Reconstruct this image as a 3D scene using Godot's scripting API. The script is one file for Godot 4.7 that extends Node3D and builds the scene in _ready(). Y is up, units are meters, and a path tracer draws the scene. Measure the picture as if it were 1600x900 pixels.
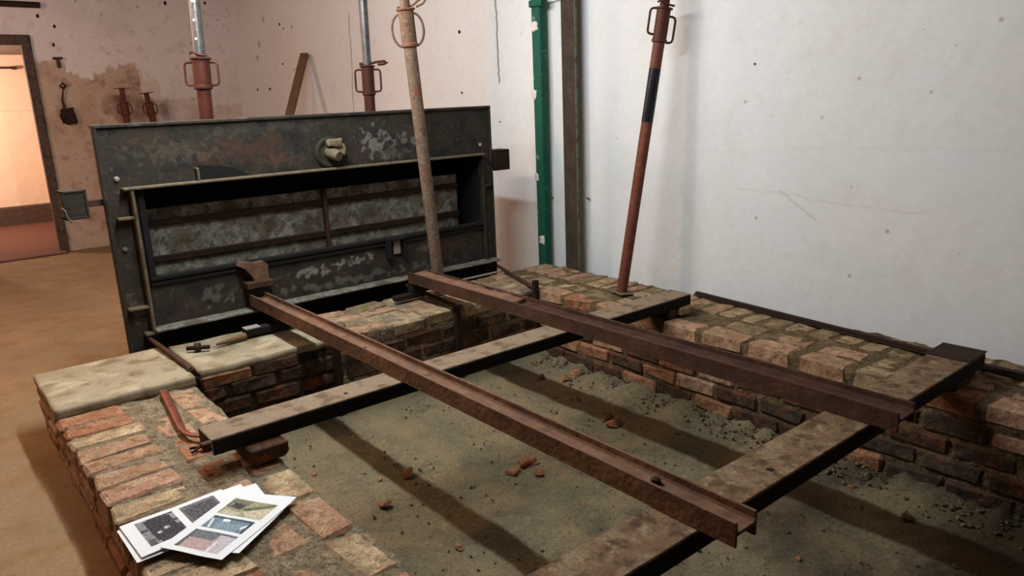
extends Node3D
# A brick furnace pit in a whitewashed cellar room. Units: metres. The function v() takes heights
# above the brick top; UP lifts them so that the room floor beside the pit lies at about zero.

const UP := 0.25
var taken := {}
var rng := RandomNumberGenerator.new()
var M := {}
var bump_fine: ImageTexture
var bump_rough: ImageTexture
var bump_soft: ImageTexture

func v(x: float, y: float, z: float) -> Vector3:
	return Vector3(x, y + UP, z)

# ---------------------------------------------------------------- naming
func numbered(parent: Node, called: String) -> String:
	var key := str(parent.get_instance_id()) + called
	var n: int = taken.get(key, 0)
	taken[key] = n + 1
	return called if n == 0 else "%s_%03d" % [called, n]

func thing(called: String, label: String, category: String, at: Vector3, group := "") -> Node3D:
	var o := Node3D.new()
	o.name = numbered(self, called)
	add_child(o, true)
	o.position = at
	tag(o, label, category, group)
	return o

func tag(o: Node, label: String, category: String, group := "", kind := "") -> void:
	if label != "":
		o.set_meta("label", label)
	if category != "":
		o.set_meta("category", category)
	if group != "":
		o.set_meta("group", group)
	if kind != "":
		o.set_meta("kind", kind)

func put(called: String, mesh: Mesh, mat: Material, parent: Node = null, at := Vector3.ZERO, turn := Vector3.ZERO) -> MeshInstance3D:
	var p: Node = self if parent == null else parent
	var o := MeshInstance3D.new()
	o.name = numbered(p, called)
	o.mesh = mesh
	o.material_override = mat
	o.cast_shadow = GeometryInstance3D.SHADOW_CASTING_SETTING_ON
	p.add_child(o, true)
	o.position = at
	o.rotation = turn
	return o

func structure(called: String, mesh: Mesh, mat: Material, label: String, category: String) -> MeshInstance3D:
	var o := put(called, mesh, mat)
	tag(o, label, category, "", "structure")
	return o

# ---------------------------------------------------------------- mesh helpers
func new_st(smooth := false) -> SurfaceTool:
	var st := SurfaceTool.new()
	st.begin(Mesh.PRIMITIVE_TRIANGLES)
	st.set_smooth_group(0 if smooth else -1)
	return st

func done(st: SurfaceTool, smooth := false) -> ArrayMesh:
	if smooth:
		st.index()
	st.generate_normals()
	return st.commit()

# a b c run counter-clockwise seen from outside; Godot wants clockwise
func tri(st: SurfaceTool, a: Vector3, b: Vector3, c: Vector3) -> void:
	st.add_vertex(a)
	st.add_vertex(c)
	st.add_vertex(b)

func quad(st: SurfaceTool, a: Vector3, b: Vector3, c: Vector3, d: Vector3) -> void:
	tri(st, a, b, c)
	tri(st, a, c, d)

func tri_out(st: SurfaceTool, a: Vector3, b: Vector3, c: Vector3, centre: Vector3) -> void:
	if (b - a).cross(c - a).dot((a + b + c) / 3.0 - centre) < 0.0:
		tri(st, a, c, b)
	else:
		tri(st, a, b, c)

func quad_out(st: SurfaceTool, a: Vector3, b: Vector3, c: Vector3, d: Vector3, centre: Vector3) -> void:
	tri_out(st, a, b, c, centre)
	tri_out(st, a, c, d, centre)

# box with chamfered edges: 44 triangles; jitter makes it uneven
func add_box(st: SurfaceTool, c: Vector3, size: Vector3, bevel := 0.003, jitter := 0.0, basis := Basis.IDENTITY) -> void:
	var h := size * 0.5
	var b: float = min(bevel, min(h.x, min(h.y, h.z)) * 0.6)
	var p := {}
	for sx in [-1, 1]:
		for sy in [-1, 1]:
			for sz in [-1, 1]:
				var j := Vector3(rng.randf_range(-jitter, jitter), rng.randf_range(-jitter, jitter), rng.randf_range(-jitter, jitter))
				var bb := b * (1.0 if jitter == 0.0 else rng.randf_range(0.6, 1.7))
				var three := []
				for k in 3:
					var q := Vector3(sx * (h.x - bb), sy * (h.y - bb), sz * (h.z - bb))
					q[k] = [sx, sy, sz][k] * h[k]
					q += j + Vector3(rng.randf_range(-jitter, jitter), rng.randf_range(-jitter, jitter), rng.randf_range(-jitter, jitter)) * 0.35
					three.append(c + basis * q)
				p[Vector3i(sx, sy, sz)] = three
				tri_out(st, three[0], three[1], three[2], c)
	for k in 3:
		var a := (k + 1) % 3
		var e := (k + 2) % 3
		for s in [-1, 1]:
			var q := []
			for t in [[-1, -1], [1, -1], [1, 1], [-1, 1]]:
				var w := Vector3i()
				w[k] = s
				w[a] = t[0]
				w[e] = t[1]
				q.append(p[w][k])
			quad_out(st, q[0], q[1], q[2], q[3], c)
		for s in [-1, 1]:
			for t in [-1, 1]:
				var w1 := Vector3i()
				w1[k] = -1
				w1[a] = s
				w1[e] = t
				var w2 := w1
				w2[k] = 1
				quad_out(st, p[w1][a], p[w2][a], p[w2][e], p[w1][e], c)

func box_mesh(size: Vector3, bevel := 0.003, jitter := 0.0, centre := Vector3.ZERO) -> ArrayMesh:
	var st := new_st()
	add_box(st, centre, size, bevel, jitter)
	return done(st)

# box between two corners, world heights above the brick top
func span(st: SurfaceTool, a: Vector3, b: Vector3, bevel := 0.002, jitter := 0.0) -> void:
	add_box(st, (a + b) * 0.5, (b - a).abs(), bevel, jitter)

func span_mesh(a: Vector3, b: Vector3, bevel := 0.002, jitter := 0.0) -> ArrayMesh:
	var st := new_st()
	span(st, a, b, bevel, jitter)
	return done(st)

# tube along points; radii may be one number or one per point; squash flattens across `side`
func add_tube(st: SurfaceTool, pts: Array, radius, sides := 10, caps := true, flat := 1.0) -> void:
	var rings := []
	var last_n := Vector3.ZERO
	for i in pts.size():
		var d: Vector3 = (pts[min(i + 1, pts.size() - 1)] - pts[max(i - 1, 0)]).normalized()
		var n := last_n
		if n == Vector3.ZERO:
			n = Vector3.UP if abs(d.y) < 0.9 else Vector3.RIGHT
		n = (n - d * n.dot(d)).normalized()
		last_n = n
		var m := d.cross(n)
		var r: float = radius[i] if radius is Array else radius
		var ring := []
		for k in sides:
			var a := TAU * k / sides
			ring.append(pts[i] + (n * cos(a) * flat + m * sin(a)) * r)
		rings.append(ring)
	st.set_smooth_group(1)
	for i in pts.size() - 1:
		for k in sides:
			var l := (k + 1) % sides
			quad(st, rings[i][k], rings[i][l], rings[i + 1][l], rings[i + 1][k])
	st.set_smooth_group(-1)
	if caps:
		for k in sides:
			var l := (k + 1) % sides
			tri(st, pts[0], rings[0][l], rings[0][k])
			tri(st, pts[-1], rings[-1][k], rings[-1][l])

func tube_mesh(pts: Array, radius, sides := 12, flat := 1.0) -> ArrayMesh:
	var st := new_st()
	add_tube(st, pts, radius, sides, true, flat)
	return done(st)

# lathe round y: profile of Vector2(radius, height)
func add_lathe(st: SurfaceTool, profile: Array, sides := 20) -> void:
	for i in profile.size() - 1:
		var a: Vector2 = profile[i]
		var b: Vector2 = profile[i + 1]
		for k in sides:
			var p := TAU * k / sides
			var q := TAU * (k + 1) / sides
			var a1 := Vector3(a.x * cos(p), a.y, a.x * sin(p))
			var a2 := Vector3(a.x * cos(q), a.y, a.x * sin(q))
			var b1 := Vector3(b.x * cos(p), b.y, b.x * sin(p))
			var b2 := Vector3(b.x * cos(q), b.y, b.x * sin(q))
			quad(st, a1, b1, b2, a2)

func lathe_mesh(profile: Array, sides := 20) -> ArrayMesh:
	var st := new_st()
	add_lathe(st, profile, sides)
	return done(st)

# an outline in the xy plane extruded along +z, outline counter-clockwise
func add_prism(st: SurfaceTool, outline: PackedVector2Array, z0: float, z1: float) -> void:
	var n := outline.size()
	for i in n:
		var a := outline[i]
		var b := outline[(i + 1) % n]
		quad(st, Vector3(a.x, a.y, z1), Vector3(a.x, a.y, z0), Vector3(b.x, b.y, z0), Vector3(b.x, b.y, z1))
	var t := Geometry2D.triangulate_polygon(outline)
	for i in range(0, t.size(), 3):
		var a := outline[t[i]]
		var b := outline[t[i + 1]]
		var c := outline[t[i + 2]]
		if (b - a).cross(c - a) < 0.0:
			var s := b
			b = c
			c = s
		tri(st, Vector3(a.x, a.y, z1), Vector3(b.x, b.y, z1), Vector3(c.x, c.y, z1))
		tri(st, Vector3(a.x, a.y, z0), Vector3(c.x, c.y, z0), Vector3(b.x, b.y, z0))

func prism_mesh(outline: PackedVector2Array, z0: float, z1: float) -> ArrayMesh:
	var st := new_st()
	add_prism(st, outline, z0, z1)
	return done(st)

# flat grid with a height function of (x, z)
func add_field(st: SurfaceTool, x0: float, x1: float, z0: float, z1: float, cell: float, height: Callable) -> void:
	var nx: int = max(1, int(ceil((x1 - x0) / cell)))
	var nz: int = max(1, int(ceil((z1 - z0) / cell)))
	var h := []
	for i in nx + 1:
		var col := PackedVector3Array()
		for j in nz + 1:
			var x := lerpf(x0, x1, float(i) / nx)
			var z := lerpf(z0, z1, float(j) / nz)
			col.append(Vector3(x, height.call(x, z), z))
		h.append(col)
	for i in nx:
		for j in nz:
			quad(st, h[i][j], h[i][j + 1], h[i + 1][j + 1], h[i + 1][j])

# box whose faces are fine grids shaken by noise: mortar, cement, stones
func add_rough(st: SurfaceTool, a: Vector3, b: Vector3, cell: float, amp: Vector3, noise: FastNoiseLite) -> void:
	var shake := func(p: Vector3) -> Vector3:
		return p + Vector3(noise.get_noise_3d(p.x, p.y, p.z + 31.0) * amp.x, noise.get_noise_3d(p.x, p.y + 57.0, p.z) * amp.y, noise.get_noise_3d(p.x + 91.0, p.y, p.z) * amp.z)
	var centre := (a + b) * 0.5
	for k in 3:
		var e := (k + 1) % 3
		var f := (k + 2) % 3
		for s in 2:
			var ne: int = max(1, int(ceil((b[e] - a[e]) / cell)))
			var nf: int = max(1, int(ceil((b[f] - a[f]) / cell)))
			var g := []
			for i in ne + 1:
				var row := []
				for j in nf + 1:
					var p := Vector3()
					p[k] = a[k] if s == 0 else b[k]
					p[e] = lerpf(a[e], b[e], float(i) / ne)
					p[f] = lerpf(a[f], b[f], float(j) / nf)
					row.append(shake.call(p))
				g.append(row)
			for i in ne:
				for j in nf:
					if s == 1:
						quad(st, g[i][j], g[i + 1][j], g[i + 1][j + 1], g[i][j + 1])
					else:
						quad(st, g[i][j], g[i][j + 1], g[i + 1][j + 1], g[i + 1][j])

func make_noise(freq: float, seed_at: int, octaves := 4) -> FastNoiseLite:
	var n := FastNoiseLite.new()
	n.noise_type = FastNoiseLite.TYPE_SIMPLEX_SMOOTH
	n.frequency = freq
	n.seed = seed_at
	n.fractal_octaves = octaves
	return n

# ---------------------------------------------------------------- textures
func noise_bytes(w: int, h: int, freq: float, seed_at: int, octaves: int) -> PackedByteArray:
	var img := make_noise(freq, seed_at, octaves).get_seamless_image(w, h)
	img.convert(Image.FORMAT_L8)
	return img.get_data()

# base colour, then layers [frequency, octaves, low, high, colour, seed] blended where noise runs from low to high
func layered(w: int, h: int, base: Color, layers: Array, speckle := 0.24) -> Image:
	var size := w * h
	var r := PackedFloat32Array()
	var g := PackedFloat32Array()
	var b := PackedFloat32Array()
	r.resize(size); g.resize(size); b.resize(size)
	r.fill(base.r); g.fill(base.g); b.fill(base.b)
	for layer in layers:
		var n := noise_bytes(w, h, layer[0], layer[5], layer[1])
		var t := PackedFloat32Array()
		var lo: float = layer[2]
		var hi: float = layer[3]
		for k in 256:
			t.append(smoothstep(lo - 0.1, hi + 0.12, k / 255.0) * layer[4].a)
		var c: Color = layer[4]
		for i in size:
			var q := t[n[i]]
			if q > 0.0:
				r[i] += (c.r - r[i]) * q
				g[i] += (c.g - g[i]) * q
				b[i] += (c.b - b[i]) * q
	var out := PackedByteArray()
	out.resize(size * 3)
	var fine := noise_bytes(w, h, 0.11, 7 + w, 4)
	for i in size:
		var f := 1.0 - speckle * 0.5 + speckle * fine[i] / 255.0
		r[i] *= f
		g[i] *= f
		b[i] *= f
		out[i * 3] = int(clampf(r[i], 0.0, 1.0) * 255.0)
		out[i * 3 + 1] = int(clampf(g[i], 0.0, 1.0) * 255.0)
		out[i * 3 + 2] = int(clampf(b[i], 0.0, 1.0) * 255.0)
	return Image.create_from_data(w, h, false, Image.FORMAT_RGB8, out)

func grey_noise(freq: float, seed_at: int, octaves := 5, size := 512) -> ImageTexture:
	var img := make_noise(freq, seed_at, octaves).get_seamless_image(size, size)
	img.convert(Image.FORMAT_RGB8)
	return ImageTexture.create_from_image(img)

func rgb(r: int, g: int, b: int, a := 1.0) -> Color:
	return Color(r / 255.0, g / 255.0, b / 255.0, a)

func mat(colour: Color, image: Image = null, scale := 1.0, rough := 0.9, metal := 0.0, bump: Texture2D = null, bump_mm := 0.0, triplanar := true) -> StandardMaterial3D:
	var m := StandardMaterial3D.new()
	m.albedo_color = colour
	m.roughness = rough
	m.metallic = metal
	m.metallic_specular = 0.3
	if image != null:
		m.albedo_texture = ImageTexture.create_from_image(image)
	if triplanar:
		m.uv1_triplanar = true
		m.uv1_world_triplanar = true
		m.uv1_scale = Vector3.ONE * scale
	if bump != null:
		m.heightmap_enabled = true
		m.heightmap_texture = bump
		m.heightmap_scale = bump_mm * 0.1
	return m

func tinted(m: StandardMaterial3D, colour: Color) -> StandardMaterial3D:
	var c: StandardMaterial3D = m.duplicate()
	c.albedo_color = colour
	return c

func make_materials() -> void:
	bump_fine = grey_noise(0.045, 11, 5)
	bump_rough = grey_noise(0.018, 12, 6)
	bump_soft = grey_noise(0.006, 13, 4)
	# bricks: one orange, one dusty, one sooty pattern, each tinted a few ways
	var orange := layered(512, 512, rgb(160, 121, 95), [[0.012, 4, 0.45, 0.75, rgb(184, 150, 122), 21], [0.03, 4, 0.58, 0.76, rgb(160, 142, 114, 0.85), 22], [0.02, 5, 0.6, 0.78, rgb(122, 84, 62, 0.8), 23], [0.09, 3, 0.72, 0.82, rgb(84, 62, 48), 24]], 0.4)
	var dusty := layered(512, 512, rgb(152, 130, 100), [[0.01, 4, 0.5, 0.75, rgb(184, 160, 124), 31], [0.016, 5, 0.55, 0.75, rgb(116, 98, 74, 0.85), 32], [0.02, 4, 0.62, 0.78, rgb(156, 112, 82, 0.7), 33], [0.08, 3, 0.72, 0.84, rgb(84, 68, 52), 34]], 0.4)
	var sooty := layered(512, 512, rgb(72, 57, 46), [[0.008, 4, 0.5, 0.7, rgb(106, 70, 52), 41], [0.014, 5, 0.55, 0.78, rgb(52, 45, 38), 42], [0.03, 4, 0.62, 0.8, rgb(96, 88, 76, 0.8), 43]], 0.4)
	M.brick_orange = mat(Color.WHITE, orange, 1.6, 0.95, 0.0, bump_rough, 7.0)
	M.brick_pink = tinted(M.brick_orange, rgb(238, 240, 234))
	M.brick_red = tinted(M.brick_orange, rgb(226, 204, 190))
	M.brick_dusty = mat(Color.WHITE, dusty, 1.7, 0.95, 0.0, bump_rough, 7.0)
	M.brick_grey = tinted(M.brick_dusty, rgb(214, 214, 206))
	M.brick_soot = mat(rgb(235, 232, 228), sooty, 1.5, 0.95, 0.0, bump_rough, 7.0)
	M.brick_soot_red = tinted(M.brick_soot, rgb(255, 226, 208))
	M.mortar = mat(Color.WHITE, layered(512, 512, rgb(118, 104, 82), [[0.012, 5, 0.5, 0.75, rgb(146, 130, 104), 51], [0.03, 4, 0.55, 0.8, rgb(86, 74, 56), 52], [0.1, 3, 0.68, 0.82, rgb(60, 50, 38), 53]], 0.4), 1.5, 1.0, 0.0, bump_fine, 6.0)
	M.mortar_brown = tinted(M.mortar, rgb(212, 200, 184))
	M.mortar_soot = tinted(M.mortar, rgb(112, 106, 98))
	M.cement = mat(Color.WHITE, layered(512, 512, rgb(142, 128, 104), [[0.006, 4, 0.45, 0.7, rgb(150, 138, 112), 61], [0.01, 5, 0.6, 0.8, rgb(106, 90, 66, 0.8), 62], [0.008, 4, 0.68, 0.78, rgb(176, 160, 132, 0.8), 63]], 0.16), 1.1, 0.95, 0.0, bump_rough, 3.0)
	M.pit_dirt = mat(Color.WHITE, layered(1024, 1024, rgb(110, 99, 76), [[0.004, 4, 0.45, 0.7, rgb(122, 106, 78), 71], [0.007, 5, 0.55, 0.8, rgb(92, 84, 66, 0.8), 72], [0.03, 4, 0.6, 0.8, rgb(126, 112, 86, 0.7), 73], [0.08, 3, 0.7, 0.84, rgb(74, 64, 50, 0.8), 74]], 0.3), 0.6, 1.0, 0.0, bump_fine, 8.0)
	M.floor = mat(Color.WHITE, layered(1024, 1024, rgb(132, 108, 80), [[0.003, 4, 0.45, 0.75, rgb(142, 114, 82), 81], [0.008, 5, 0.55, 0.78, rgb(128, 100, 68), 82], [0.05, 4, 0.68, 0.82, rgb(116, 90, 62, 0.6), 83]], 0.14), 0.45, 0.95, 0.0, bump_fine, 2.0)
	M.far_floor = mat(rgb(98, 66, 54), null, 1.0, 0.9, 0.0, bump_soft, 10.0)
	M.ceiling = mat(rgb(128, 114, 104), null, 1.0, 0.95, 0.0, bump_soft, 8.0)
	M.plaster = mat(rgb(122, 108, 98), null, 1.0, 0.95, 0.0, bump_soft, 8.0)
	M.far_wall = mat(rgb(232, 206, 182), null, 0.8, 0.95, 0.0, bump_soft, 8.0)
	M.far_plinth = mat(rgb(80, 64, 56), null, 1.0, 0.95, 0.0, bump_rough, 6.0)
	M.frame_wood = mat(Color.WHITE, layered(256, 256, rgb(76, 60, 50), [[0.02, 4, 0.5, 0.8, rgb(54, 40, 34), 91], [0.05, 4, 0.65, 0.8, rgb(104, 84, 70, 0.7), 92]]), 1.2, 0.7, 0.0, bump_fine, 2.0)
	# metals
	M.rust = mat(Color.WHITE, layered(512, 512, rgb(108, 78, 59), [[0.012, 5, 0.5, 0.8, rgb(126, 94, 72), 101], [0.012, 5, 0.55, 0.85, rgb(84, 60, 47, 0.8), 102], [0.08, 3, 0.68, 0.82, rgb(126, 92, 72, 0.5), 103]], 0.14), 1.5, 0.75, 0.0, bump_fine, 1.5)
	M.rust_dark = tinted(M.rust, rgb(170, 160, 156))
	M.rust_black = tinted(M.rust, rgb(110, 104, 102))
	M.beam = mat(Color.WHITE, layered(512, 512, rgb(132, 112, 90), [[0.008, 4, 0.5, 0.75, rgb(128, 110, 88), 111], [0.014, 5, 0.58, 0.8, rgb(90, 68, 53, 0.8), 112], [0.03, 4, 0.68, 0.84, rgb(140, 126, 104, 0.6), 113]], 0.16), 1.2, 0.8, 0.05, bump_fine, 2.5)
	M.beam_muddy = mat(Color.WHITE, layered(512, 512, rgb(116, 92, 68), [[0.008, 4, 0.5, 0.72, rgb(132, 112, 86), 111], [0.02, 5, 0.52, 0.74, rgb(82, 60, 44, 0.9), 112], [0.03, 4, 0.66, 0.8, rgb(146, 130, 104, 0.8), 113]], 0.36), 1.2, 0.9, 0.0, bump_rough, 5.0)
	M.steel = mat(Color.WHITE, layered(768, 768, rgb(54, 47, 39), [[0.005, 5, 0.5, 0.75, rgb(64, 50, 39), 121], [0.008, 5, 0.55, 0.8, rgb(38, 37, 33), 122], [0.007, 6, 0.72, 0.9, rgb(138, 136, 126, 0.8), 123], [0.05, 5, 0.7, 0.86, rgb(98, 92, 82, 0.5), 124]]), 0.9, 0.8, 0.0, bump_fine, 1.5)
	M.steel_light = mat(Color.WHITE, layered(512, 512, rgb(104, 92, 74), [[0.02, 5, 0.5, 0.78, rgb(76, 64, 50), 126], [0.04, 4, 0.65, 0.8, rgb(140, 118, 80, 0.7), 127]]), 1.4, 0.8, 0.0, bump_fine, 1.5)
	M.steel_black = mat(rgb(30, 28, 25), null, 1.0, 0.9, 0.0, bump_fine, 2.0)
	M.panel = mat(Color.WHITE, layered(768, 768, rgb(112, 108, 95), [[0.012, 6, 0.45, 0.75, rgb(150, 146, 134), 131], [0.022, 6, 0.58, 0.8, rgb(74, 68, 58, 0.85), 132], [0.05, 4, 0.66, 0.82, rgb(176, 172, 160, 0.7), 133], [0.006, 4, 0.58, 0.76, rgb(80, 62, 48, 0.7), 134]]), 0.9, 0.85, 0.1, bump_fine, 3.0)
	M.oxide = mat(Color.WHITE, layered(256, 256, rgb(104, 58, 43), [[0.02, 5, 0.5, 0.8, rgb(122, 72, 54), 141], [0.06, 4, 0.66, 0.8, rgb(92, 46, 36), 142]]), 2.0, 0.55, 0.0, bump_fine, 1.0)
	M.oxide_dark = tinted(M.oxide, rgb(200, 190, 186))
	M.oxide_deep = tinted(M.oxide, rgb(168, 150, 146))
	M.galvanised = mat(Color.WHITE, layered(256, 256, rgb(96, 92, 90), [[0.02, 4, 0.5, 0.8, rgb(118, 114, 112), 151], [0.04, 4, 0.66, 0.8, rgb(84, 70, 62), 152]]), 2.0, 0.4, 0.7, bump_fine, 0.6)
	M.dusty_tube = mat(Color.WHITE, layered(256, 256, rgb(108, 88, 72), [[0.03, 5, 0.5, 0.7, rgb(86, 62, 50), 161], [0.07, 4, 0.62, 0.78, rgb(134, 118, 96), 162], [0.014, 4, 0.6, 0.8, rgb(116, 74, 56), 163]]), 2.2, 0.85, 0.0, bump_fine, 1.5)
	M.dusty_collar = tinted(M.dusty_tube, rgb(255, 244, 232))
	M.black_paint = mat(rgb(34, 33, 36), null, 2.0, 0.22, 0.0, bump_fine, 0.4)
	M.green = mat(Color.WHITE, layered(512, 512, rgb(16, 82, 62), [[0.014, 4, 0.84, 0.86, rgb(150, 170, 156), 171], [0.012, 5, 0.5, 0.8, rgb(14, 74, 60, 0.7), 172]]), 1.1, 0.5, 0.0, bump_fine, 1.0)
	M.chipped = mat(rgb(214, 208, 198), null, 1.0, 0.9, 0.0, bump_fine, 2.0)
	M.old_iron = mat(Color.WHITE, layered(256, 256, rgb(68, 56, 46), [[0.02, 5, 0.45, 0.85, rgb(56, 45, 37), 181], [0.04, 4, 0.66, 0.86, rgb(90, 78, 64, 0.6), 182]]), 1.4, 0.8, 0.1, bump_fine, 2.0)
	M.old_green = mat(Color.WHITE, layered(256, 256, rgb(92, 104, 82), [[0.03, 4, 0.55, 0.75, rgb(70, 58, 46), 184]]), 2.0, 0.8, 0.0, bump_fine, 2.0)
	M.plank = mat(Color.WHITE, layered(256, 256, rgb(108, 80, 58), [[0.02, 4, 0.5, 0.8, rgb(86, 62, 46), 191]]), 1.0, 0.85, 0.0, bump_fine, 1.5)
	M.wood_bit = mat(rgb(112, 90, 60), null, 4.0, 0.9, 0.0, bump_fine, 2.0)
	M.copper = mat(Color.WHITE, layered(256, 256, rgb(134, 78, 60), [[0.03, 4, 0.5, 0.8, rgb(98, 56, 44), 195]]), 3.0, 0.4, 0.5, bump_fine, 0.5)
	M.chip_orange = tinted(M.brick_orange, rgb(230, 200, 180))
	M.chip_grey = tinted(M.mortar, rgb(240, 236, 230))
	M.lump = tinted(M.cement, rgb(206, 200, 190))
	M.paper = mat(rgb(226, 228, 228), null, 1.0, 0.8, 0.0, null, 0.0, false)
	M.hole = mat(rgb(44, 34, 30), null, 1.0, 1.0)
	M.bolt = mat(rgb(156, 142, 130), null, 2.0, 0.6, 0.1, bump_fine, 1.0)

# ---------------------------------------------------------------- painted walls
func dot(img: Image, x: int, y: int, r: float, c: Color) -> void:
	for j in range(int(-r) - 1, int(r) + 2):
		for i in range(int(-r) - 1, int(r) + 2):
			var d := sqrt(float(i * i + j * j))
			if d <= r + 0.5 and x + i >= 0 and y + j >= 0 and x + i < img.get_width() and y + j < img.get_height():
				img.set_pixel(x + i, y + j, img.get_pixel(x + i, y + j).lerp(c, c.a * clampf(r + 0.5 - d, 0.0, 1.0)))

func crack(img: Image, a: Vector2, b: Vector2, wob: float, r: float, c: Color) -> void:
	var n := int(a.distance_to(b)) + 1
	var off := 0.0
	var side := (b - a).orthogonal().normalized()
	for i in n:
		off = clampf(off + rng.randf_range(-0.5, 0.5), -wob, wob)
		var p := a.lerp(b, float(i) / n) + side * off
		dot(img, int(p.x), int(p.y), r, c)

# wall pictures are laid 170 pixels to the metre over 12.05 m by 3.4 m
func make_wall_right_mat() -> StandardMaterial3D:
	var img := layered(2048, 578, rgb(221, 220, 216), [[0.004, 4, 0.45, 0.8, rgb(219, 216, 210), 201], [0.02, 5, 0.66, 0.84, rgb(212, 207, 200, 0.5), 202], [0.05, 4, 0.78, 0.88, rgb(204, 198, 190, 0.4), 203]], 0.03)
	var px := func(z: float, y: float) -> Vector2: return Vector2((z + 6.05) * 170.0, (3.4 - (y + 0.75)) * 170.0)
	var dark := rgb(120, 100, 88, 0.55)
	crack(img, px.call(-2.668, 1.96), px.call(-2.74, 1.06), 1.5, 1.0, dark)
	crack(img, px.call(-0.467, 1.9), px.call(-0.46, 1.25), 1.0, 1.2, rgb(110, 100, 92, 0.6))
	crack(img, px.call(1.6, 0.62), px.call(2.6, 0.58), 3.0, 0.8, rgb(180, 172, 160, 0.15))
	crack(img, px.call(1.85, 0.62), px.call(2.05, 0.47), 6.0, 0.8, rgb(176, 160, 140, 0.25))
	crack(img, px.call(0.9, 0.8), px.call(2.9, 0.84), 4.0, 0.7, rgb(196, 190, 180, 0.12))
	for k in 40:
		var p: Vector2 = px.call(rng.randf_range(-5.0, 3.2), rng.randf_range(0.0, 1.9))
		dot(img, int(p.x), int(p.y), rng.randf_range(0.5, 1.6), rgb(140, 124, 110, 0.5))
	for h in [[1.673, 1.266, 1.5], [1.625, 1.074, 1.5], [-5.0, 1.7, 6.0], [-4.9, 1.85, 7.0], [-4.7, 2.1, 5.0]]:
		var p: Vector2 = px.call(h[0], h[1])
		dot(img, int(p.x), int(p.y), h[2], rgb(110, 92, 84, 0.35))
	return wall_mat(img)

func wall_mat(img: Image) -> StandardMaterial3D:
	var m := mat(Color.WHITE, img, 1.0, 0.92, 0.0, null, 0.0, false)
	var h := make_noise(0.03, 210, 5).get_seamless_image(2048, 512)
	h.convert(Image.FORMAT_RGB8)
	m.heightmap_enabled = true
	m.heightmap_texture = ImageTexture.create_from_image(h)
	m.heightmap_scale = 0.35
	return m

func make_wall_back_mat() -> StandardMaterial3D:
	# 6.6 m by 3.4 m from x = -1.8, 170 pixels to the metre: white paint, with the lower part bared to tan plaster
	var img := layered(1122, 578, rgb(208, 196, 190), [[0.005, 4, 0.45, 0.8, rgb(196, 184, 178), 221], [0.03, 5, 0.66, 0.8, rgb(180, 164, 154, 0.6), 222]], 0.04)
	var bare := layered(1122, 578, rgb(178, 154, 132), [[0.01, 4, 0.45, 0.75, rgb(164, 136, 112), 223], [0.03, 5, 0.62, 0.8, rgb(138, 108, 88, 0.8), 224]], 0.08)
	var edge := make_noise(0.02, 225, 4)
	var steps := [[2.20, 1.73], [2.55, 1.73], [2.56, 1.60], [2.62, 1.57], [2.68, 1.54], [2.80, 1.54], [2.82, 1.60], [2.9, 1.61], [2.95, 1.65], [3.07, 1.66], [3.1, 1.69], [3.2, 1.70], [3.28, 1.64], [3.34, 1.5], [3.5, 1.3], [3.9, 1.2], [4.6, 1.1]]
	for x in range(int(4.0 * 170), 1122):
		var wx := x / 170.0 - 1.8
		var top := 1.1
		for s in steps:
			if wx >= s[0]:
				top = s[1]
		for y in 578:
			var wy := 3.4 - y / 170.0 - 0.75
			var e: float = top + edge.get_noise_2d(x * 3.0, y * 3.0) * 0.04 - wy
			if e > 0.0:
				img.set_pixel(x, y, img.get_pixel(x, y).lerp(bare.get_pixel(x, y), clampf(e / 0.03, 0.0, 1.0) * (0.95 if wx < 3.3 else 0.4)))
	for k in 60:
		dot(img, rng.randi_range(660, 1060), rng.randi_range(40, 400), rng.randf_range(0.6, 2.0), rgb(110, 84, 70, 0.6))
	for s in [[2.98, 1.25, 22.0], [3.1, 1.2, 24.0], [3.32, 1.2, 26.0], [3.45, 1.15, 20.0], [3.2, 1.45, 12.0]]:
		for k in 14:
			dot(img, int((s[0] + 1.8 + rng.randf_range(-0.1, 0.1)) * 170), int((2.65 - s[1] + rng.randf_range(-0.1, 0.1)) * 170), s[2] * rng.randf_range(0.3, 0.6), rgb(96, 70, 60, 0.12))
	var m := wall_mat(img)
	return m

# wall boxes carry uv from world position: axis "x" or "z" along u
func add_wall_box(st: SurfaceTool, a: Vector3, b: Vector3, axis: int, start: float, length: float) -> void:
	var pts := []
	for k in 3:
		var e := (k + 1) % 3
		var f := (k + 2) % 3
		for s in 2:
			var q := []
			for t in [[0, 0], [1, 0], [1, 1], [0, 1]]:
				var p := Vector3()
				p[k] = b[k] if s == 1 else a[k]
				p[e] = b[e] if t[0] == 1 else a[e]
				p[f] = b[f] if t[1] == 1 else a[f]
				q.append(p)
			if s == 0:
				q.reverse()
			for i in [0, 2, 1, 0, 3, 2]:
				var p: Vector3 = q[i]
				st.set_uv(Vector2((p[axis] - start) / length, 1.0 - (p.y - UP + 0.75) / 3.4))
				st.add_vertex(p)

# ---------------------------------------------------------------- the scene
func _ready() -> void:
	rng.seed = 20240
	setup_view()
	make_materials()
	build_room()
	build_pit()
	build_furnace_frame()
	build_beams_and_rails()
	build_props()
	build_wall_posts()
	build_papers()
	build_small_things()
	build_rubble()

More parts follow.
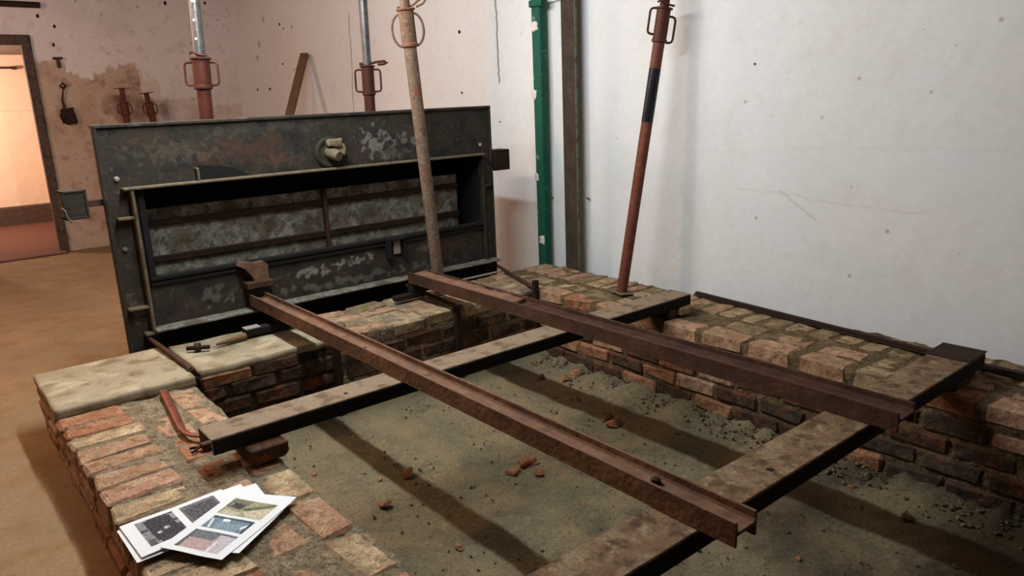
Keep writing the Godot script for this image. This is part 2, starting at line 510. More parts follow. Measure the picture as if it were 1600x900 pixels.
func setup_view() -> void:
	var cam := Camera3D.new()
	cam.name = "camera"
	add_child(cam)
	cam.position = v(0.896, 1.156, 4.0008)
	cam.rotation = Vector3(-0.2509, -0.6784, -0.0399)
	cam.fov = rad_to_deg(2.0 * atan(450.0 / 1171.56))
	cam.near = 0.02
	cam.current = true
	var env := Environment.new()
	env.background_mode = Environment.BG_COLOR
	env.background_color = Color(0.0, 0.0, 0.0)
	env.tonemap_mode = Environment.TONE_MAPPER_LINEAR
	env.tonemap_exposure = 1.0
	env.sdfgi_enabled = true
	env.ssao_enabled = true
	env.ssil_enabled = true
	var we := WorldEnvironment.new()
	we.name = "environment"
	we.environment = env
	add_child(we)
	tube_light(v(2.1, 2.25, 0.6), 2.4, rgb(236, 247, 255), 7.7)
	lamp("unseen_bulb", "warm pendant bulb hanging behind the furnace frame near the floor side", v(0.7, 2.2, -0.65), rgb(255, 204, 154), 2.4, 0.15)
	lamp("unseen_bulb", "warm bulb hanging in the room beyond the doorway", v(0.9, 1.5, -7.6), rgb(255, 226, 206), 5.2, 0.05)
	lamp("unseen_bulb", "added unseen pinkish bulb that brightens the back of the room, left of the doorway", v(0.3, 2.1, -3.0), rgb(255, 208, 192), 2.8, 0.15)  # added bulb, out of view, put in to brighten the end wall and rear floor

# two fluorescent tubes end to end along z under a batten; point lights hang just below the glowing glass
func tube_light(at: Vector3, length: float, colour: Color, energy: float) -> void:
	var o := thing("fluorescent_lamp", "long white fluorescent tube lamp fixed under the ceiling along the pit", "lamp", at)
	var glow := StandardMaterial3D.new()
	glow.albedo_color = Color(0.9, 0.9, 0.9)
	glow.emission_enabled = true
	glow.emission = colour
	glow.emission_energy_multiplier = 1.0
	var body := StandardMaterial3D.new()
	body.albedo_color = Color(0.75, 0.75, 0.73)
	put("batten", span_mesh(Vector3(-0.03, 0.06, -length * 0.5), Vector3(0.03, 0.2, length * 0.5), 0.004), body, o)
	for s in 2:
		var z0 := -length * 0.5 + s * length * 0.5 + 0.02
		put("tube", tube_mesh([Vector3(0, 0.04, z0), Vector3(0, 0.04, z0 + length * 0.5 - 0.04)], 0.014, 12), glow, o)
	var n := 20
	for i in n:
		var l := OmniLight3D.new()
		l.name = "light_%03d" % i
		l.light_color = colour
		l.light_energy = energy / n
		l.light_size = 0.045
		l.omni_range = 20.0
		l.omni_attenuation = 2.0
		l.shadow_enabled = true
		l.position = Vector3(0, 0.0, (float(i) + 0.5) / n * length - length * 0.5)
		o.add_child(l)

func lamp(called: String, label: String, at: Vector3, colour: Color, energy: float, size: float) -> void:
	var o := thing(called, label, "lamp", at)
	var glow := StandardMaterial3D.new()
	glow.albedo_color = Color(0.9, 0.9, 0.9)
	glow.emission_enabled = true
	glow.emission = colour
	glow.emission_energy_multiplier = 1.0
	var st := new_st()
	add_lathe(st, [Vector2(0.0, -0.055), Vector2(0.02, -0.052), Vector2(0.033, -0.035), Vector2(0.038, -0.01), Vector2(0.03, 0.02), Vector2(0.015, 0.045), Vector2(0.0, 0.05)], 16)
	put("bulb", done(st), glow, o).scale = Vector3.ONE * (size / 0.04)
	var black := StandardMaterial3D.new()
	black.albedo_color = Color(0.05, 0.05, 0.05)
	put("socket", lathe_mesh([Vector2(0.0, 0.048), Vector2(0.018, 0.05), Vector2(0.02, 0.1), Vector2(0.006, 0.11), Vector2(0.0, 0.11)], 12), black, o)
	var top: float = 2.45 + UP - at.y
	if at.z < -6.0:
		top = 1.98 + UP - at.y
	put("cord", tube_mesh([Vector3(0, 0.1, 0), Vector3(0, top, 0)], 0.004, 6), black, o)
	var l := OmniLight3D.new()
	l.name = "light"
	l.light_color = colour
	l.light_energy = energy
	l.light_size = size
	l.omni_range = 20.0
	l.omni_attenuation = 2.0
	l.shadow_enabled = true
	o.add_child(l)

var ground := make_noise(0.6, 301, 5)
func floor_height(x: float, z: float) -> float:
	var base := lerpf(-0.25, -0.36, clampf((-z + 0.0) / 5.7, 0.0, 1.0))
	base += ground.get_noise_2d(x * 3.0, z * 3.0) * 0.008
	return base + UP

func build_room() -> void:
	var st := new_st(true)
	var h := func(x: float, z: float) -> float: return floor_height(x, z)
	add_field(st, -1.5, 1.26, -5.72, 5.6, 0.06, h)
	add_field(st, 1.26, 4.45, -5.72, 0.2, 0.06, h)
	add_field(st, 4.28, 4.45, 0.2, 5.6, 0.08, h)
	add_field(st, 1.26, 4.28, 4.55, 5.6, 0.1, h)
	st.set_smooth_group(-1)
	span(st, v(-1.8, -0.75, -6.05), v(4.75, -0.58, 5.9))
	structure("floor", done(st, true), M.floor, "dusty brown earthen floor of the room beside the brick pit", "floor")

	st = new_st()
	add_wall_box(st, v(4.45, -0.75, -6.05), v(4.75, 2.65, 5.9), 2, -6.05, 2048.0 / 170.0)
	var wr := structure("wall_right", done(st), make_wall_right_mat(), "long whitewashed wall behind the pit and the leaning prop", "wall")
	var round_hole := func(y: float, z: float, r: float) -> void:
		var t := new_st()
		add_tube(t, [v(4.452, y, z), v(4.443, y + 0.002, z)], [r * 0.85, r * 0.6], 8)
		put("plug_hole", done(t), M.hole, wr)
	for q in [[2.008, -4.262, 0.02], [1.954, -4.174, 0.013], [1.954, -3.956, 0.012], [1.344, -5.103, 0.02], [1.34, -4.732, 0.024], [1.645, -0.925, 0.018], [1.193, -0.934, 0.012], [1.413, -4.034, 0.014], [1.594, -4.293, 0.014], [1.52, -4.0, 0.01], [1.266, 1.673, 0.006], [0.97, -0.47, 0.007]]:
		round_hole.call(q[0], q[1], q[2])

	st = new_st()
	var z0 := -6.05
	var z1 := -5.7
	add_wall_box(st, v(-1.8, -0.75, z0), v(1.20, 2.65, z1), 0, -1.8, 6.6)
	add_wall_box(st, v(2.23, -0.75, z0), v(4.6, 2.65, z1), 0, -1.8, 6.6)
	add_wall_box(st, v(1.20, 1.90, z0), v(2.23, 2.65, z1), 0, -1.8, 6.6)
	var wb := structure("wall_back", done(st), make_wall_back_mat(), "dim pinkish end wall with bared tan plaster beside the doorway", "wall")
	for q in [[2.39, 2.171, 0.022], [2.53, 2.07, 0.02], [3.704, 2.354, 0.025], [4.159, 2.373, 0.02], [2.0, 2.16, 0.025], [2.49, 1.88, 0.02]]:
		var t := new_st()
		add_tube(t, [v(q[0], q[1], -5.703), v(q[0] + 0.003, q[1], -5.692)], [q[2] * 0.8, q[2] * 0.5], 7, true, 1.4)
		put("plug_hole", done(t), M.hole, wb)
	st = new_st()
	add_wall_box(st, v(-1.8, -0.75, -6.05), v(-1.5, 2.65, 5.9), 2, 0, 3)
	structure("wall_left", done(st), M.plaster, "plain plastered wall on the left side of the room", "wall")
	st = new_st()
	add_wall_box(st, v(-1.8, -0.75, 5.6), v(4.75, 2.65, 5.9), 0, 0, 3)
	structure("wall_front", done(st), M.plaster, "plain plastered wall behind the viewer", "wall")
	st = new_st()
	add_wall_box(st, v(-1.8, 2.45, -6.05), v(4.75, 2.65, 5.9), 0, 0, 3)
	structure("ceiling", done(st), M.ceiling, "low plastered ceiling over the furnace room", "ceiling")

	# doorway: dark timber frame
	var d := thing("door_1", "dark timber frame of the open doorway into the lit room", "doorway", v(1.7, -0.36, -5.7))
	d.set_meta("kind", "structure")
	put("door_jamb", span_mesh(Vector3(0.485, 0.0, -0.06), Vector3(0.575, 2.30, 0.05), 0.008), M.frame_wood, d)
	put("door_jamb", span_mesh(Vector3(-0.575, 0.0, -0.06), Vector3(-0.485, 2.30, 0.05), 0.008), M.frame_wood, d)
	put("door_head", span_mesh(Vector3(-0.575, 2.235, -0.06), Vector3(0.575, 2.335, 0.055), 0.008), M.frame_wood, d)
	structure("trim_1", span_mesh(v(1.0, -0.6, -6.05), v(2.235, -0.335, -5.48), 0.01), M.far_floor, "low worn sill slab across the doorway", "sill")

	# the room beyond
	st = new_st()
	add_wall_box(st, v(-0.6, -0.6, -9.1), v(3.8, -0.36, -6.05), 0, 0, 3)
	structure("floor_beyond", done(st), M.far_floor, "reddish floor of the lit room beyond the doorway", "floor")
	st = new_st()
	add_wall_box(st, v(-0.6, -0.6, -9.2), v(3.8, 2.2, -8.9), 0, 0, 3)
	add_wall_box(st, v(-0.8, -0.6, -9.2), v(-0.6, 2.2, -6.05), 0, 0, 3)
	add_wall_box(st, v(3.6, -0.6, -9.2), v(3.8, 2.2, -6.05), 0, 0, 3)
	var fw := structure("wall_beyond", done(st), M.far_wall, "brightly lit peach wall of the room beyond the doorway", "wall")
	put("ledge", span_mesh(v(-0.6, 1.22, -8.9), v(3.6, 1.235, -8.89), 0.002), M.far_wall, fw)
	st = new_st()
	add_wall_box(st, v(-0.8, 1.98, -9.2), v(3.8, 2.2, -6.05), 0, 0, 3)
	structure("ceiling_beyond", done(st), M.ceiling, "low reddish ceiling of the room beyond the doorway", "ceiling")
	structure("trim_2", span_mesh(v(-0.6, -0.4, -8.95), v(3.6, -0.11, -8.72), 0.01), M.far_plinth, "brown plinth along the foot of the lit far wall", "plinth")
	var p := thing("wall_pipe", "thin dark pipe running across the lit wall beyond the doorway", "pipe", v(1.0, 1.80, -8.84))
	put("pipe", tube_mesh([Vector3(-1.5, 0, 0), Vector3(1.49, 0.0, 0)], 0.012, 8), M.rust_dark, p)
	put("pipe_clip", span_mesh(Vector3(1.44, -0.02, -0.07), Vector3(1.5, 0.02, 0.015), 0.003), M.rust_dark, p)

# ---------------------------------------------------------------- brick pit
var brick_meshes := {}
func brick_mesh(size: Vector3, variant: int) -> ArrayMesh:
	var key := "%d_%d_%d_%d" % [int(size.x * 200), int(size.y * 200), int(size.z * 200), variant]
	if not brick_meshes.has(key):
		brick_meshes[key] = box_mesh(size, 0.009, 0.006)
	return brick_meshes[key]

func lay(parent: Node, centre: Vector3, size: Vector3, pool: Array) -> void:
	var o := put("brick", brick_mesh(size, rng.randi_range(0, 3)), M[pool[rng.randi() % pool.size()]], parent)
	o.position = centre + Vector3(rng.randf_range(-0.003, 0.003), rng.randf_range(-0.003, 0.003), rng.randf_range(-0.003, 0.003))
	o.rotation = Vector3(rng.randf_range(-0.012, 0.012), rng.randf_range(-0.02, 0.02), rng.randf_range(-0.012, 0.012))

func mortar_core(a: Vector3, b: Vector3, cell: float, amp: Vector3, seed_at: int) -> ArrayMesh:
	var st := new_st(true)
	add_rough(st, a, b, cell, amp, make_noise(9.0, seed_at, 3))
	return done(st, true)

func build_pit() -> void:
	var pit := thing("brick_pit", "U-shaped low brick furnace wall around the sunken dirt pit", "brick wall", Vector3.ZERO)
	var warm := ["brick_orange", "brick_pink", "brick_pink", "brick_orange", "brick_red", "brick_dusty"]
	var dusty := ["brick_dusty", "brick_dusty", "brick_grey", "brick_pink", "brick_orange"]
	var soot := ["brick_soot", "brick_soot", "brick_soot_red", "brick_soot", "brick_soot_red"]
	var inner := ["brick_red", "brick_soot_red", "brick_orange", "brick_soot", "brick_red"]
	# --- the side wall with the papers on it
	var lt := -0.022
	var left := put("pit_wall", mortar_core(v(1.225, -0.55, 0.14), v(1.738, lt - 0.006, 4.55), 0.018, Vector3(0.008, 0.012, 0.008), 401), M.mortar, pit)
	var z := 0.70
	while z < 4.4:
		var w := rng.randf_range(0.104, 0.116)
		if z < 3.4:
			lay(left, v(1.215 + 0.115, lt - 0.038, z + w * 0.5), Vector3(0.235 + rng.randf_range(-0.01, 0.02), 0.075, w), warm)
		z += w + 0.016
	z = 0.72
	var k := 0
	while z < 3.5:
		# the inner row: bricks along the edge, now and then two across
		var l := rng.randf_range(0.22, 0.245)
		lay(left, v(1.678, lt - 0.038, z + l * 0.5), Vector3(0.112, 0.075, l), warm)
		if k % 3 != 0:
			lay(left, v(1.545, lt - 0.040, z + l * 0.45), Vector3(0.108, 0.075, l), warm)
		else:
			lay(left, v(1.545, lt - 0.042, z + 0.06), Vector3(0.10, 0.07, 0.11), warm)
		z += l + 0.018
		k += 1
	for c in 2:   # outer face, two courses below the top
		z = 0.13 + (0.0 if c == 0 else 0.12)
		while z < 3.0:
			var l := rng.randf_range(0.215, 0.235)
			lay(left, v(1.215 + 0.054, -0.145 - 0.085 * c, z + l * 0.5), Vector3(0.11, 0.07, l), warm)
			z += l + 0.014
	z = 0.13
	while z < 0.6:    # under the corner slab
		lay(left, v(1.27, -0.062, z + 0.11), Vector3(0.11, 0.07, 0.22), warm)
		z += 0.235
	for c in 4:   # inner face of this wall, seen only from beside the camera
		z = 0.66 + 0.1 * (c % 2)
		while z < 2.6:
			lay(left, v(1.738 - 0.05, -0.145 - 0.085 * c, z + 0.115), Vector3(0.105, 0.07, 0.23), inner)
			z += 0.245
	var st := new_st(true)
	add_rough(st, v(1.212, -0.03, 0.118), v(1.752, 0.012, 0.690), 0.02, Vector3(0.006, 0.003, 0.006), make_noise(5.0, 402, 4))
	put("cement_cap", done(st, true), M.cement, left)

	# --- the cross wall in front of the iron frame
	var back := put("pit_wall", mortar_core(v(1.79, -0.55, 0.135), v(2.46, -0.030, 0.600), 0.02, Vector3(0.008, 0.008, 0.008), 411), M.mortar_soot, pit)
	put("mortar_bed", mortar_core(v(2.44, -0.55, 0.135), v(3.83, -0.007, 0.600), 0.02, Vector3(0.008, 0.010, 0.008), 413), M.mortar, back)
	st = new_st(true)
	add_rough(st, v(1.798, -0.035, 0.122), v(2.41, 0.000, 0.606), 0.02, Vector3(0.006, 0.007, 0.006), make_noise(6.0, 412, 4))
	put("cement_cap", done(st, true), M.cement, back)
	for r in 4:
		var x := 2.50 + 0.06 * (r % 2)
		while x < 3.72:
			var l := rng.randf_range(0.20, 0.235)
			lay(back, v(x + l * 0.5, -0.036, 0.185 + r * 0.122), Vector3(l, 0.072, 0.108), dusty)
			x += l + 0.016
	for c in 5:
		var x := 1.80 + 0.12 * (c % 2)
		if c % 2 == 1:
			lay(back, v(1.852, -0.038 - 0.084 * c, 0.556), Vector3(0.1, 0.07, 0.108), soot)
		while x < 3.75:
			var l := rng.randf_range(0.215, 0.235)
			if c > 0 or x < 2.25:
				var pool := soot if rng.randf() < 0.85 else inner
				lay(back, v(x + l * 0.5, -0.038 - 0.084 * c - (0.022 if c == 0 else 0.0), 0.556), Vector3(l, 0.07, 0.108), pool)
			x += l + 0.014

	# --- the wall along the white wall
	var right := put("pit_wall", mortar_core(v(3.815, -0.55, 0.135), v(4.345, -0.005, 4.55), 0.02, Vector3(0.009, 0.015, 0.009), 421), M.mortar_brown, pit)
	z = 0.13
	k = 0
	while z < 3.7:
		var w := rng.randf_range(0.104, 0.116)
		lay(right, v(4.225, -0.036, z + w * 0.5), Vector3(0.23, 0.072, w), dusty)
		if k % 2 == 0:
			if rng.randf() < 0.95:
				lay(right, v(3.865, -0.034, z + 0.115), Vector3(0.115, 0.075, 0.22), ["brick_orange", "brick_dusty", "brick_red", "brick_pink"])
			if rng.randf() < 0.95:
				lay(right, v(4.0, -0.040, z + 0.12), Vector3(0.11, 0.072, 0.21), dusty)
		z += w + 0.014
		k += 1
	for c in 5:
		if c == 0:
			continue
		z = 0.64 + 0.12 * (c % 2)
		while z < 4.2:
			var l := rng.randf_range(0.215, 0.235)
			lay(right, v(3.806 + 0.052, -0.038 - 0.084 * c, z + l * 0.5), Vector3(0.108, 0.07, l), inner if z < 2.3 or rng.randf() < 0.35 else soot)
			z += l + 0.014
	# --- pit floor
	var lump := make_noise(1.4, 431, 5)
	var hf := func(x: float, zz: float) -> float:
		var y := -0.42 + UP + lump.get_noise_2d(x * 2.0, zz * 2.0) * 0.022 + lump.get_noise_2d(x * 9.0, zz * 9.0) * 0.006
		y += 0.05 * pow(clampf((x - 3.55) / 0.28, 0.0, 1.0), 1.5) * (0.6 + lump.get_noise_2d(x, zz * 6.0))
		y += 0.02 * clampf((0.85 - zz) / 0.25, 0.0, 1.0)
		return y
	st = new_st(true)
	var patch_noise := make_noise(1.1, 432, 4)
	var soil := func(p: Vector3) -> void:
		# dirt colour darkens in patches, more so toward the near end of the pit
		var q := clampf((p.z - 2.3 + (p.x - 2.6) * 0.35 + patch_noise.get_noise_2d(p.x, p.z) * 1.5) / 0.9, 0.0, 1.0)
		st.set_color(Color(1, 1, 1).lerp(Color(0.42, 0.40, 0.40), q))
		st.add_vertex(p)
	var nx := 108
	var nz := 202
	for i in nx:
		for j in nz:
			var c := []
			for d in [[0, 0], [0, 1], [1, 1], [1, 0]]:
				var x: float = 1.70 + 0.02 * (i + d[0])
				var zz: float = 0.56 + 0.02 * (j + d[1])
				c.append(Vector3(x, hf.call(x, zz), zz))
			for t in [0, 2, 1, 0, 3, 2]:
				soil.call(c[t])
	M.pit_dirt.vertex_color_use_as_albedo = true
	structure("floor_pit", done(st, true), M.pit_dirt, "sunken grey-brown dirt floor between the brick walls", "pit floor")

# ---------------------------------------------------------------- the iron furnace frame
# a mesh whose uv follows its own x and y, so that one picture covers the whole plate
func planar_uv(mesh: ArrayMesh, x0: float, w: float, y0: float, h: float) -> ArrayMesh:
	var a := mesh.surface_get_arrays(0)
	var pts: PackedVector3Array = a[Mesh.ARRAY_VERTEX]
	var uv := PackedVector2Array()
	for p in pts:
		uv.append(Vector2((p.x - x0) / w, 1.0 - (p.y - y0) / h))
	a[Mesh.ARRAY_TEX_UV] = uv
	var out := ArrayMesh.new()
	out.add_surface_from_arrays(Mesh.PRIMITIVE_TRIANGLES, a)
	return out

# old iron with rust bloom and lime splashes where the plate carries them
func make_plate_mat() -> StandardMaterial3D:
	var img := layered(1024, 594, rgb(54, 48, 40), [[0.008, 5, 0.5, 0.75, rgb(62, 50, 40), 121], [0.0125, 5, 0.55, 0.8, rgb(38, 37, 34), 122], [0.05, 5, 0.66, 0.84, rgb(90, 84, 74, 0.6), 124]])
	var n := make_noise(0.035, 128, 5)
	# x, y, radius x, radius y, strength, colour
	for q in [[3.12, 0.93, 0.11, 0.09, 0.9, rgb(134, 136, 128)], [3.33, 0.93, 0.08, 0.05, 0.7, rgb(140, 140, 132)], [3.2, 0.85, 0.16, 0.05, 0.6, rgb(110, 110, 102)], [2.3, 0.94, 0.32, 0.07, 0.8, rgb(78, 52, 42)], [2.55, 0.87, 0.14, 0.04, 0.7, rgb(92, 66, 54)], [2.0, 0.95, 0.25, 0.06, 0.5, rgb(96, 88, 72)], [2.66, 0.215, 0.15, 0.035, 1.0, rgb(146, 142, 130)], [2.95, 0.245, 0.12, 0.03, 1.0, rgb(146, 142, 130)], [2.1, 0.19, 0.12, 0.05, 0.8, rgb(110, 106, 94)], [2.9, 0.13, 0.7, 0.03, 0.8, rgb(112, 108, 96)], [3.45, 0.24, 0.07, 0.06, 0.8, rgb(116, 110, 98)], [3.93, 0.3, 0.05, 0.2, 0.7, rgb(82, 62, 48)], [3.6, 0.22, 0.2, 0.08, 0.6, rgb(78, 58, 46)], [1.71, 0.2, 0.05, 0.08, 0.7, rgb(112, 100, 76)], [2.45, 1.04, 0.5, 0.03, 0.4, rgb(86, 82, 74)]]:
		var c := Vector2((q[0] - 1.64) / 2.36 * 1024.0, (1.0 - (q[1] + 0.27) / 1.37) * 594.0)
		var r := Vector2(q[2] / 2.36 * 1024.0, q[3] / 1.37 * 594.0)
		for y in range(max(0, int(c.y - r.y * 1.6)), min(594, int(c.y + r.y * 1.6))):
			for x in range(max(0, int(c.x - r.x * 1.6)), min(1024, int(c.x + r.x * 1.6))):
				var d := Vector2((x - c.x) / r.x, (y - c.y) / r.y).length()
				var t: float = smoothstep(0.25, 0.85, 1.15 - d + n.get_noise_2d(x, y) * 1.5) * q[4] * (0.75 + 0.5 * n.get_noise_2d(x * 4.0, y * 4.0))
				if t > 0.0:
					img.set_pixel(x, y, img.get_pixel(x, y).lerp(q[5], clampf(t, 0.0, 1.0)))
	var m := mat(Color.WHITE, img, 1.0, 0.8, 0.0, null, 0.0, false)
	var h := make_noise(0.06, 129, 5).get_seamless_image(1024, 594)
	h.convert(Image.FORMAT_RGB8)
	m.heightmap_enabled = true
	m.heightmap_texture = ImageTexture.create_from_image(h)
	m.heightmap_scale = 0.15
	return m

func build_furnace_frame() -> void:
	var o := thing("furnace_frame", "big dark cast-iron furnace frame standing behind the brick cross wall", "furnace frame", v(0.0, 0.0, 0.0))
	var y0 := -0.27
	var y1 := 1.095
	var xl := 1.65
	var xr := 3.985
	var hx0 := 1.79
	var hx1 := 3.885
	var hy0 := 0.345
	var hy1 := 0.785
	var st := new_st()
	span(st, Vector3(xl, hy1, -0.018), Vector3(xr, y1, 0.0), 0.002)
	span(st, Vector3(xl, y0, -0.018), Vector3(hx0, hy1, 0.0), 0.002)
	span(st, Vector3(hx1, y0, -0.018), Vector3(xr, hy1, 0.0), 0.002)
	span(st, Vector3(hx0, 0.08, -0.018), Vector3(hx1, hy0, 0.0), 0.002)
	put("face_plate", planar_uv(done(st), 1.64, 2.36, y0, 1.37), make_plate_mat(), o)
	put("base_shade", span_mesh(Vector3(hx0 - 0.06, y0, -0.04), Vector3(hx1 + 0.06, 0.10, -0.017), 0.002), M.steel_black, o)  # black sheet closing the gap below the flange, in place of shade
	put("rim", span_mesh(Vector3(xl - 0.006, y1 - 0.014, -0.05), Vector3(xr + 0.006, y1 + 0.004, 0.014), 0.004), M.steel, o)
	put("rim", span_mesh(Vector3(xl - 0.006, y0, -0.03), Vector3(xl + 0.012, y1, 0.012), 0.004), M.steel, o)
	put("rim", span_mesh(Vector3(xr - 0.012, y0, -0.03), Vector3(xr + 0.006, y1, 0.012), 0.004), M.steel, o)
	put("frame_bar", span_mesh(Vector3(1.725, 0.786, 0.0), Vector3(3.9, 0.800, 0.055), 0.004), M.steel_light, o)
	put("frame_bar", span_mesh(Vector3(1.757, 0.074, 0.0), Vector3(1.772, 0.786, 0.05), 0.004), M.steel_light, o)
	put("frame_bar", span_mesh(Vector3(3.888, 0.09, 0.0), Vector3(3.902, 0.786, 0.03), 0.004), M.steel, o)
	put("sill_flange", span_mesh(Vector3(1.765, 0.074, -0.02), Vector3(3.975, 0.088, 0.085), 0.004), M.panel, o)
	put("gusset", span_mesh(Vector3(2.078, 0.80, 0.0), Vector3(2.09, 0.865, 0.045), 0.003), M.steel_light, o)
	put("gusset", prism_mesh(PackedVector2Array([Vector2(2.10, 0.80), Vector2(2.36, 0.80), Vector2(2.30, 0.835), Vector2(2.22, 0.862), Vector2(2.10, 0.875)]), 0.0, 0.012), M.steel_black, o)
	for g in [[0.653, 1.685], [0.204, 1.665]]:
		put("gusset", span_mesh(Vector3(g[1], g[0] - 0.007, 0.0), Vector3(1.757, g[0] + 0.007, 0.045), 0.003), M.steel_light, o)
	put("gusset", span_mesh(Vector3(3.904, 0.58, 0.0), Vector3(3.965, 0.594, 0.03), 0.003), M.steel, o)
	put("foot", span_mesh(Vector3(1.72, 0.058, 0.0), Vector3(1.80, 0.074, 0.05), 0.003), M.steel_light, o)
	# recess
	st = new_st()
	span(st, Vector3(hx0 - 0.02, hy0 - 0.12, -0.44), Vector3(hx0 + 0.001, hy1 + 0.05, -0.004), 0.002)
	span(st, Vector3(hx1 - 0.001, hy0 - 0.12, -0.44), Vector3(hx1 + 0.02, hy1 + 0.05, -0.004), 0.002)
	span(st, Vector3(hx0 - 0.01, hy1 - 0.001, -0.44), Vector3(hx1 + 0.01, hy1 + 0.02, -0.004), 0.002)
	span(st, Vector3(hx0, hy0 - 0.12, -0.44), Vector3(hx1, hy0 - 0.1, -0.018), 0.002)
	span(st, Vector3(hx0 - 0.03, hy0 - 0.13, -0.46), Vector3(hx1 + 0.03, hy1 + 0.06, -0.435), 0.002)
	put("chamber_lining", done(st), M.steel_black, o)
	put("opening_lip", span_mesh(Vector3(hx0, hy0 - 0.022, -0.03), Vector3(hx1, hy0, 0.02), 0.004), M.steel_black, o)
	put("opening_lip", span_mesh(Vector3(hx0, hy0 - 0.05, 0.0), Vector3(hx1, hy0 - 0.03, 0.014), 0.004), M.steel_black, o)
	put("opening_stile", span_mesh(Vector3(hx0, hy0, -0.05), Vector3(hx0 + 0.032, hy1, 0.012), 0.004), M.steel_black, o)
	var inner := put("inner_panel", span_mesh(Vector3(1.855, 0.25, -0.17), Vector3(3.80, 0.665, -0.15), 0.003), M.panel, o)
	put("panel_rib", span_mesh(Vector3(1.855, 0.572, -0.15), Vector3(3.80, 0.607, -0.128), 0.004), M.rust_black, inner)
	put("panel_rib", span_mesh(Vector3(1.855, 0.385, -0.15), Vector3(3.80, 0.42, -0.128), 0.004), M.rust_black, inner)
	put("panel_stile", span_mesh(Vector3(2.818, 0.25, -0.15), Vector3(2.842, 0.67, -0.115), 0.004), M.rust_dark, inner)
	# broken pipe stub with mortar
	st = new_st()
	add_lathe(st, [Vector2(0.0, 0.0), Vector2(0.088, 0.0), Vector2(0.088, 0.012), Vector2(0.078, 0.02), Vector2(0.066, 0.02), Vector2(0.062, 0.012), Vector2(0.0, 0.012)], 28)
	var fl := put("pipe_flange", done(st), M.steel, o, Vector3(2.825, 0.885, 0.0), Vector3(PI / 2, 0, 0))
	st = new_st()
	add_tube(st, [Vector3(0.0, 0.0, 0.0), Vector3(0.01, 0.055, 0.012), Vector3(0.02, 0.085, 0.022)], [0.036, 0.034, 0.028], 12)
	put("pipe_stub", done(st), M.steel_light, fl)
	st = new_st(true)
	add_rough(st, Vector3(-0.02, 0.01, -0.072), Vector3(0.062, 0.055, -0.028), 0.015, Vector3(0.02, 0.012, 0.02), make_noise(22.0, 451, 3))
	add_rough(st, Vector3(0.035, 0.01, -0.045), Vector3(0.075, 0.055, 0.02), 0.015, Vector3(0.02, 0.012, 0.02), make_noise(22.0, 452, 3))
	put("mortar_lump", done(st, true), M.lump, fl)
	for b in [[1.715, 0.842], [3.899, 0.853], [1.70, 0.50]]:
		var t := new_st()
		add_lathe(t, [Vector2(0.013, 0.0), Vector2(0.013, 0.005), Vector2(0.009, 0.010), Vector2(0.0, 0.012)], 10)
		put("bolt", done(t), M.bolt if b[0] != 1.70 else M.steel_light, o, Vector3(b[0], b[1], 0.0), Vector3(PI / 2, 0, 0))
	# hollow square lugs sticking out on both sides
	for s in 2:
		var x0: float = 1.468 if s == 0 else 3.995
		var x1: float = 1.572 if s == 0 else 4.122
		st = new_st()
		span(st, Vector3(x0, 0.675, -0.09), Vector3(x0 + 0.012, 0.81, 0.03), 0.003)
		span(st, Vector3(x1 - 0.012, 0.675, -0.09), Vector3(x1, 0.81, 0.03), 0.003)
		span(st, Vector3(x0, 0.798, -0.09), Vector3(x1, 0.81, 0.03), 0.003)
		span(st, Vector3(x0, 0.675, -0.09), Vector3(x1, 0.687, 0.03), 0.003)
		span(st, Vector3(x0 + 0.01, 0.685, -0.01), Vector3(x1 - 0.002, 0.80, 0.026), 0.003)
		var lug := put("lug_box", done(st), M.steel if s == 0 else M.rust_black, o)
		if s == 0:
			put("spindle", span_mesh(Vector3(1.57, 0.722, -0.05), Vector3(1.65, 0.752, -0.02), 0.003), M.rust_dark, lug)
			put("hook", tube_mesh([Vector3(1.462, 0.70, 0.03), Vector3(1.452, 0.725, 0.04), Vector3(1.462, 0.735, 0.045), Vector3(1.47, 0.72, 0.045), Vector3(1.475, 0.69, 0.04), Vector3(1.49, 0.665, 0.035)], 0.005, 6), M.steel_light, lug)
	# latch block and rusty roller bracket on the lower plate
	st = new_st()
	span(st, Vector3(3.133, 0.22, 0.0), Vector3(3.155, 0.345, 0.05), 0.003)
	span(st, Vector3(3.155, 0.325, 0.0), Vector3(3.26, 0.345, 0.05), 0.003)
	span(st, Vector3(3.245, 0.22, 0.0), Vector3(3.26, 0.345, 0.04), 0.003)
	var latch := put("latch_block", done(st), M.steel_black, o)
	put("latch_tongue", span_mesh(Vector3(3.185, 0.235, 0.0), Vector3(3.235, 0.335, 0.02), 0.004), M.bolt, latch)
	st = new_st()
	add_prism(st, PackedVector2Array([Vector2(2.215, 0.335), Vector2(2.25, 0.315), Vector2(2.285, 0.265), Vector2(2.29, 0.24), Vector2(2.37, 0.24), Vector2(2.375, 0.32), Vector2(2.355, 0.34), Vector2(2.30, 0.338), Vector2(2.27, 0.348), Vector2(2.23, 0.352)]), 0.0, 0.06)
	var br := put("roller_bracket", done(st), M.rust, o)
	put("bracket_foot", span_mesh(Vector3(2.24, 0.205, 0.0), Vector3(2.39, 0.24, 0.09), 0.004), M.rust_dark, br)

# ---------------------------------------------------------------- crossbeams, rails, their packing
func channel(x0: float, x1: float, w: float, h: float, t: float) -> ArrayMesh:
	# steel channel lying open side down: web on top, flanges at the edges; runs along x, back edge at z = -w
	var st := new_st()
	span(st, Vector3(x0, -t, -w), Vector3(x1, 0.0, 0.0), 0.003)
	span(st, Vector3(x0, -h, -t), Vector3(x1, -t * 0.5, 0.0), 0.002)
	span(st, Vector3(x0, -h, -w), Vector3(x1, -t * 0.5, -w + t), 0.002)
	return done(st)

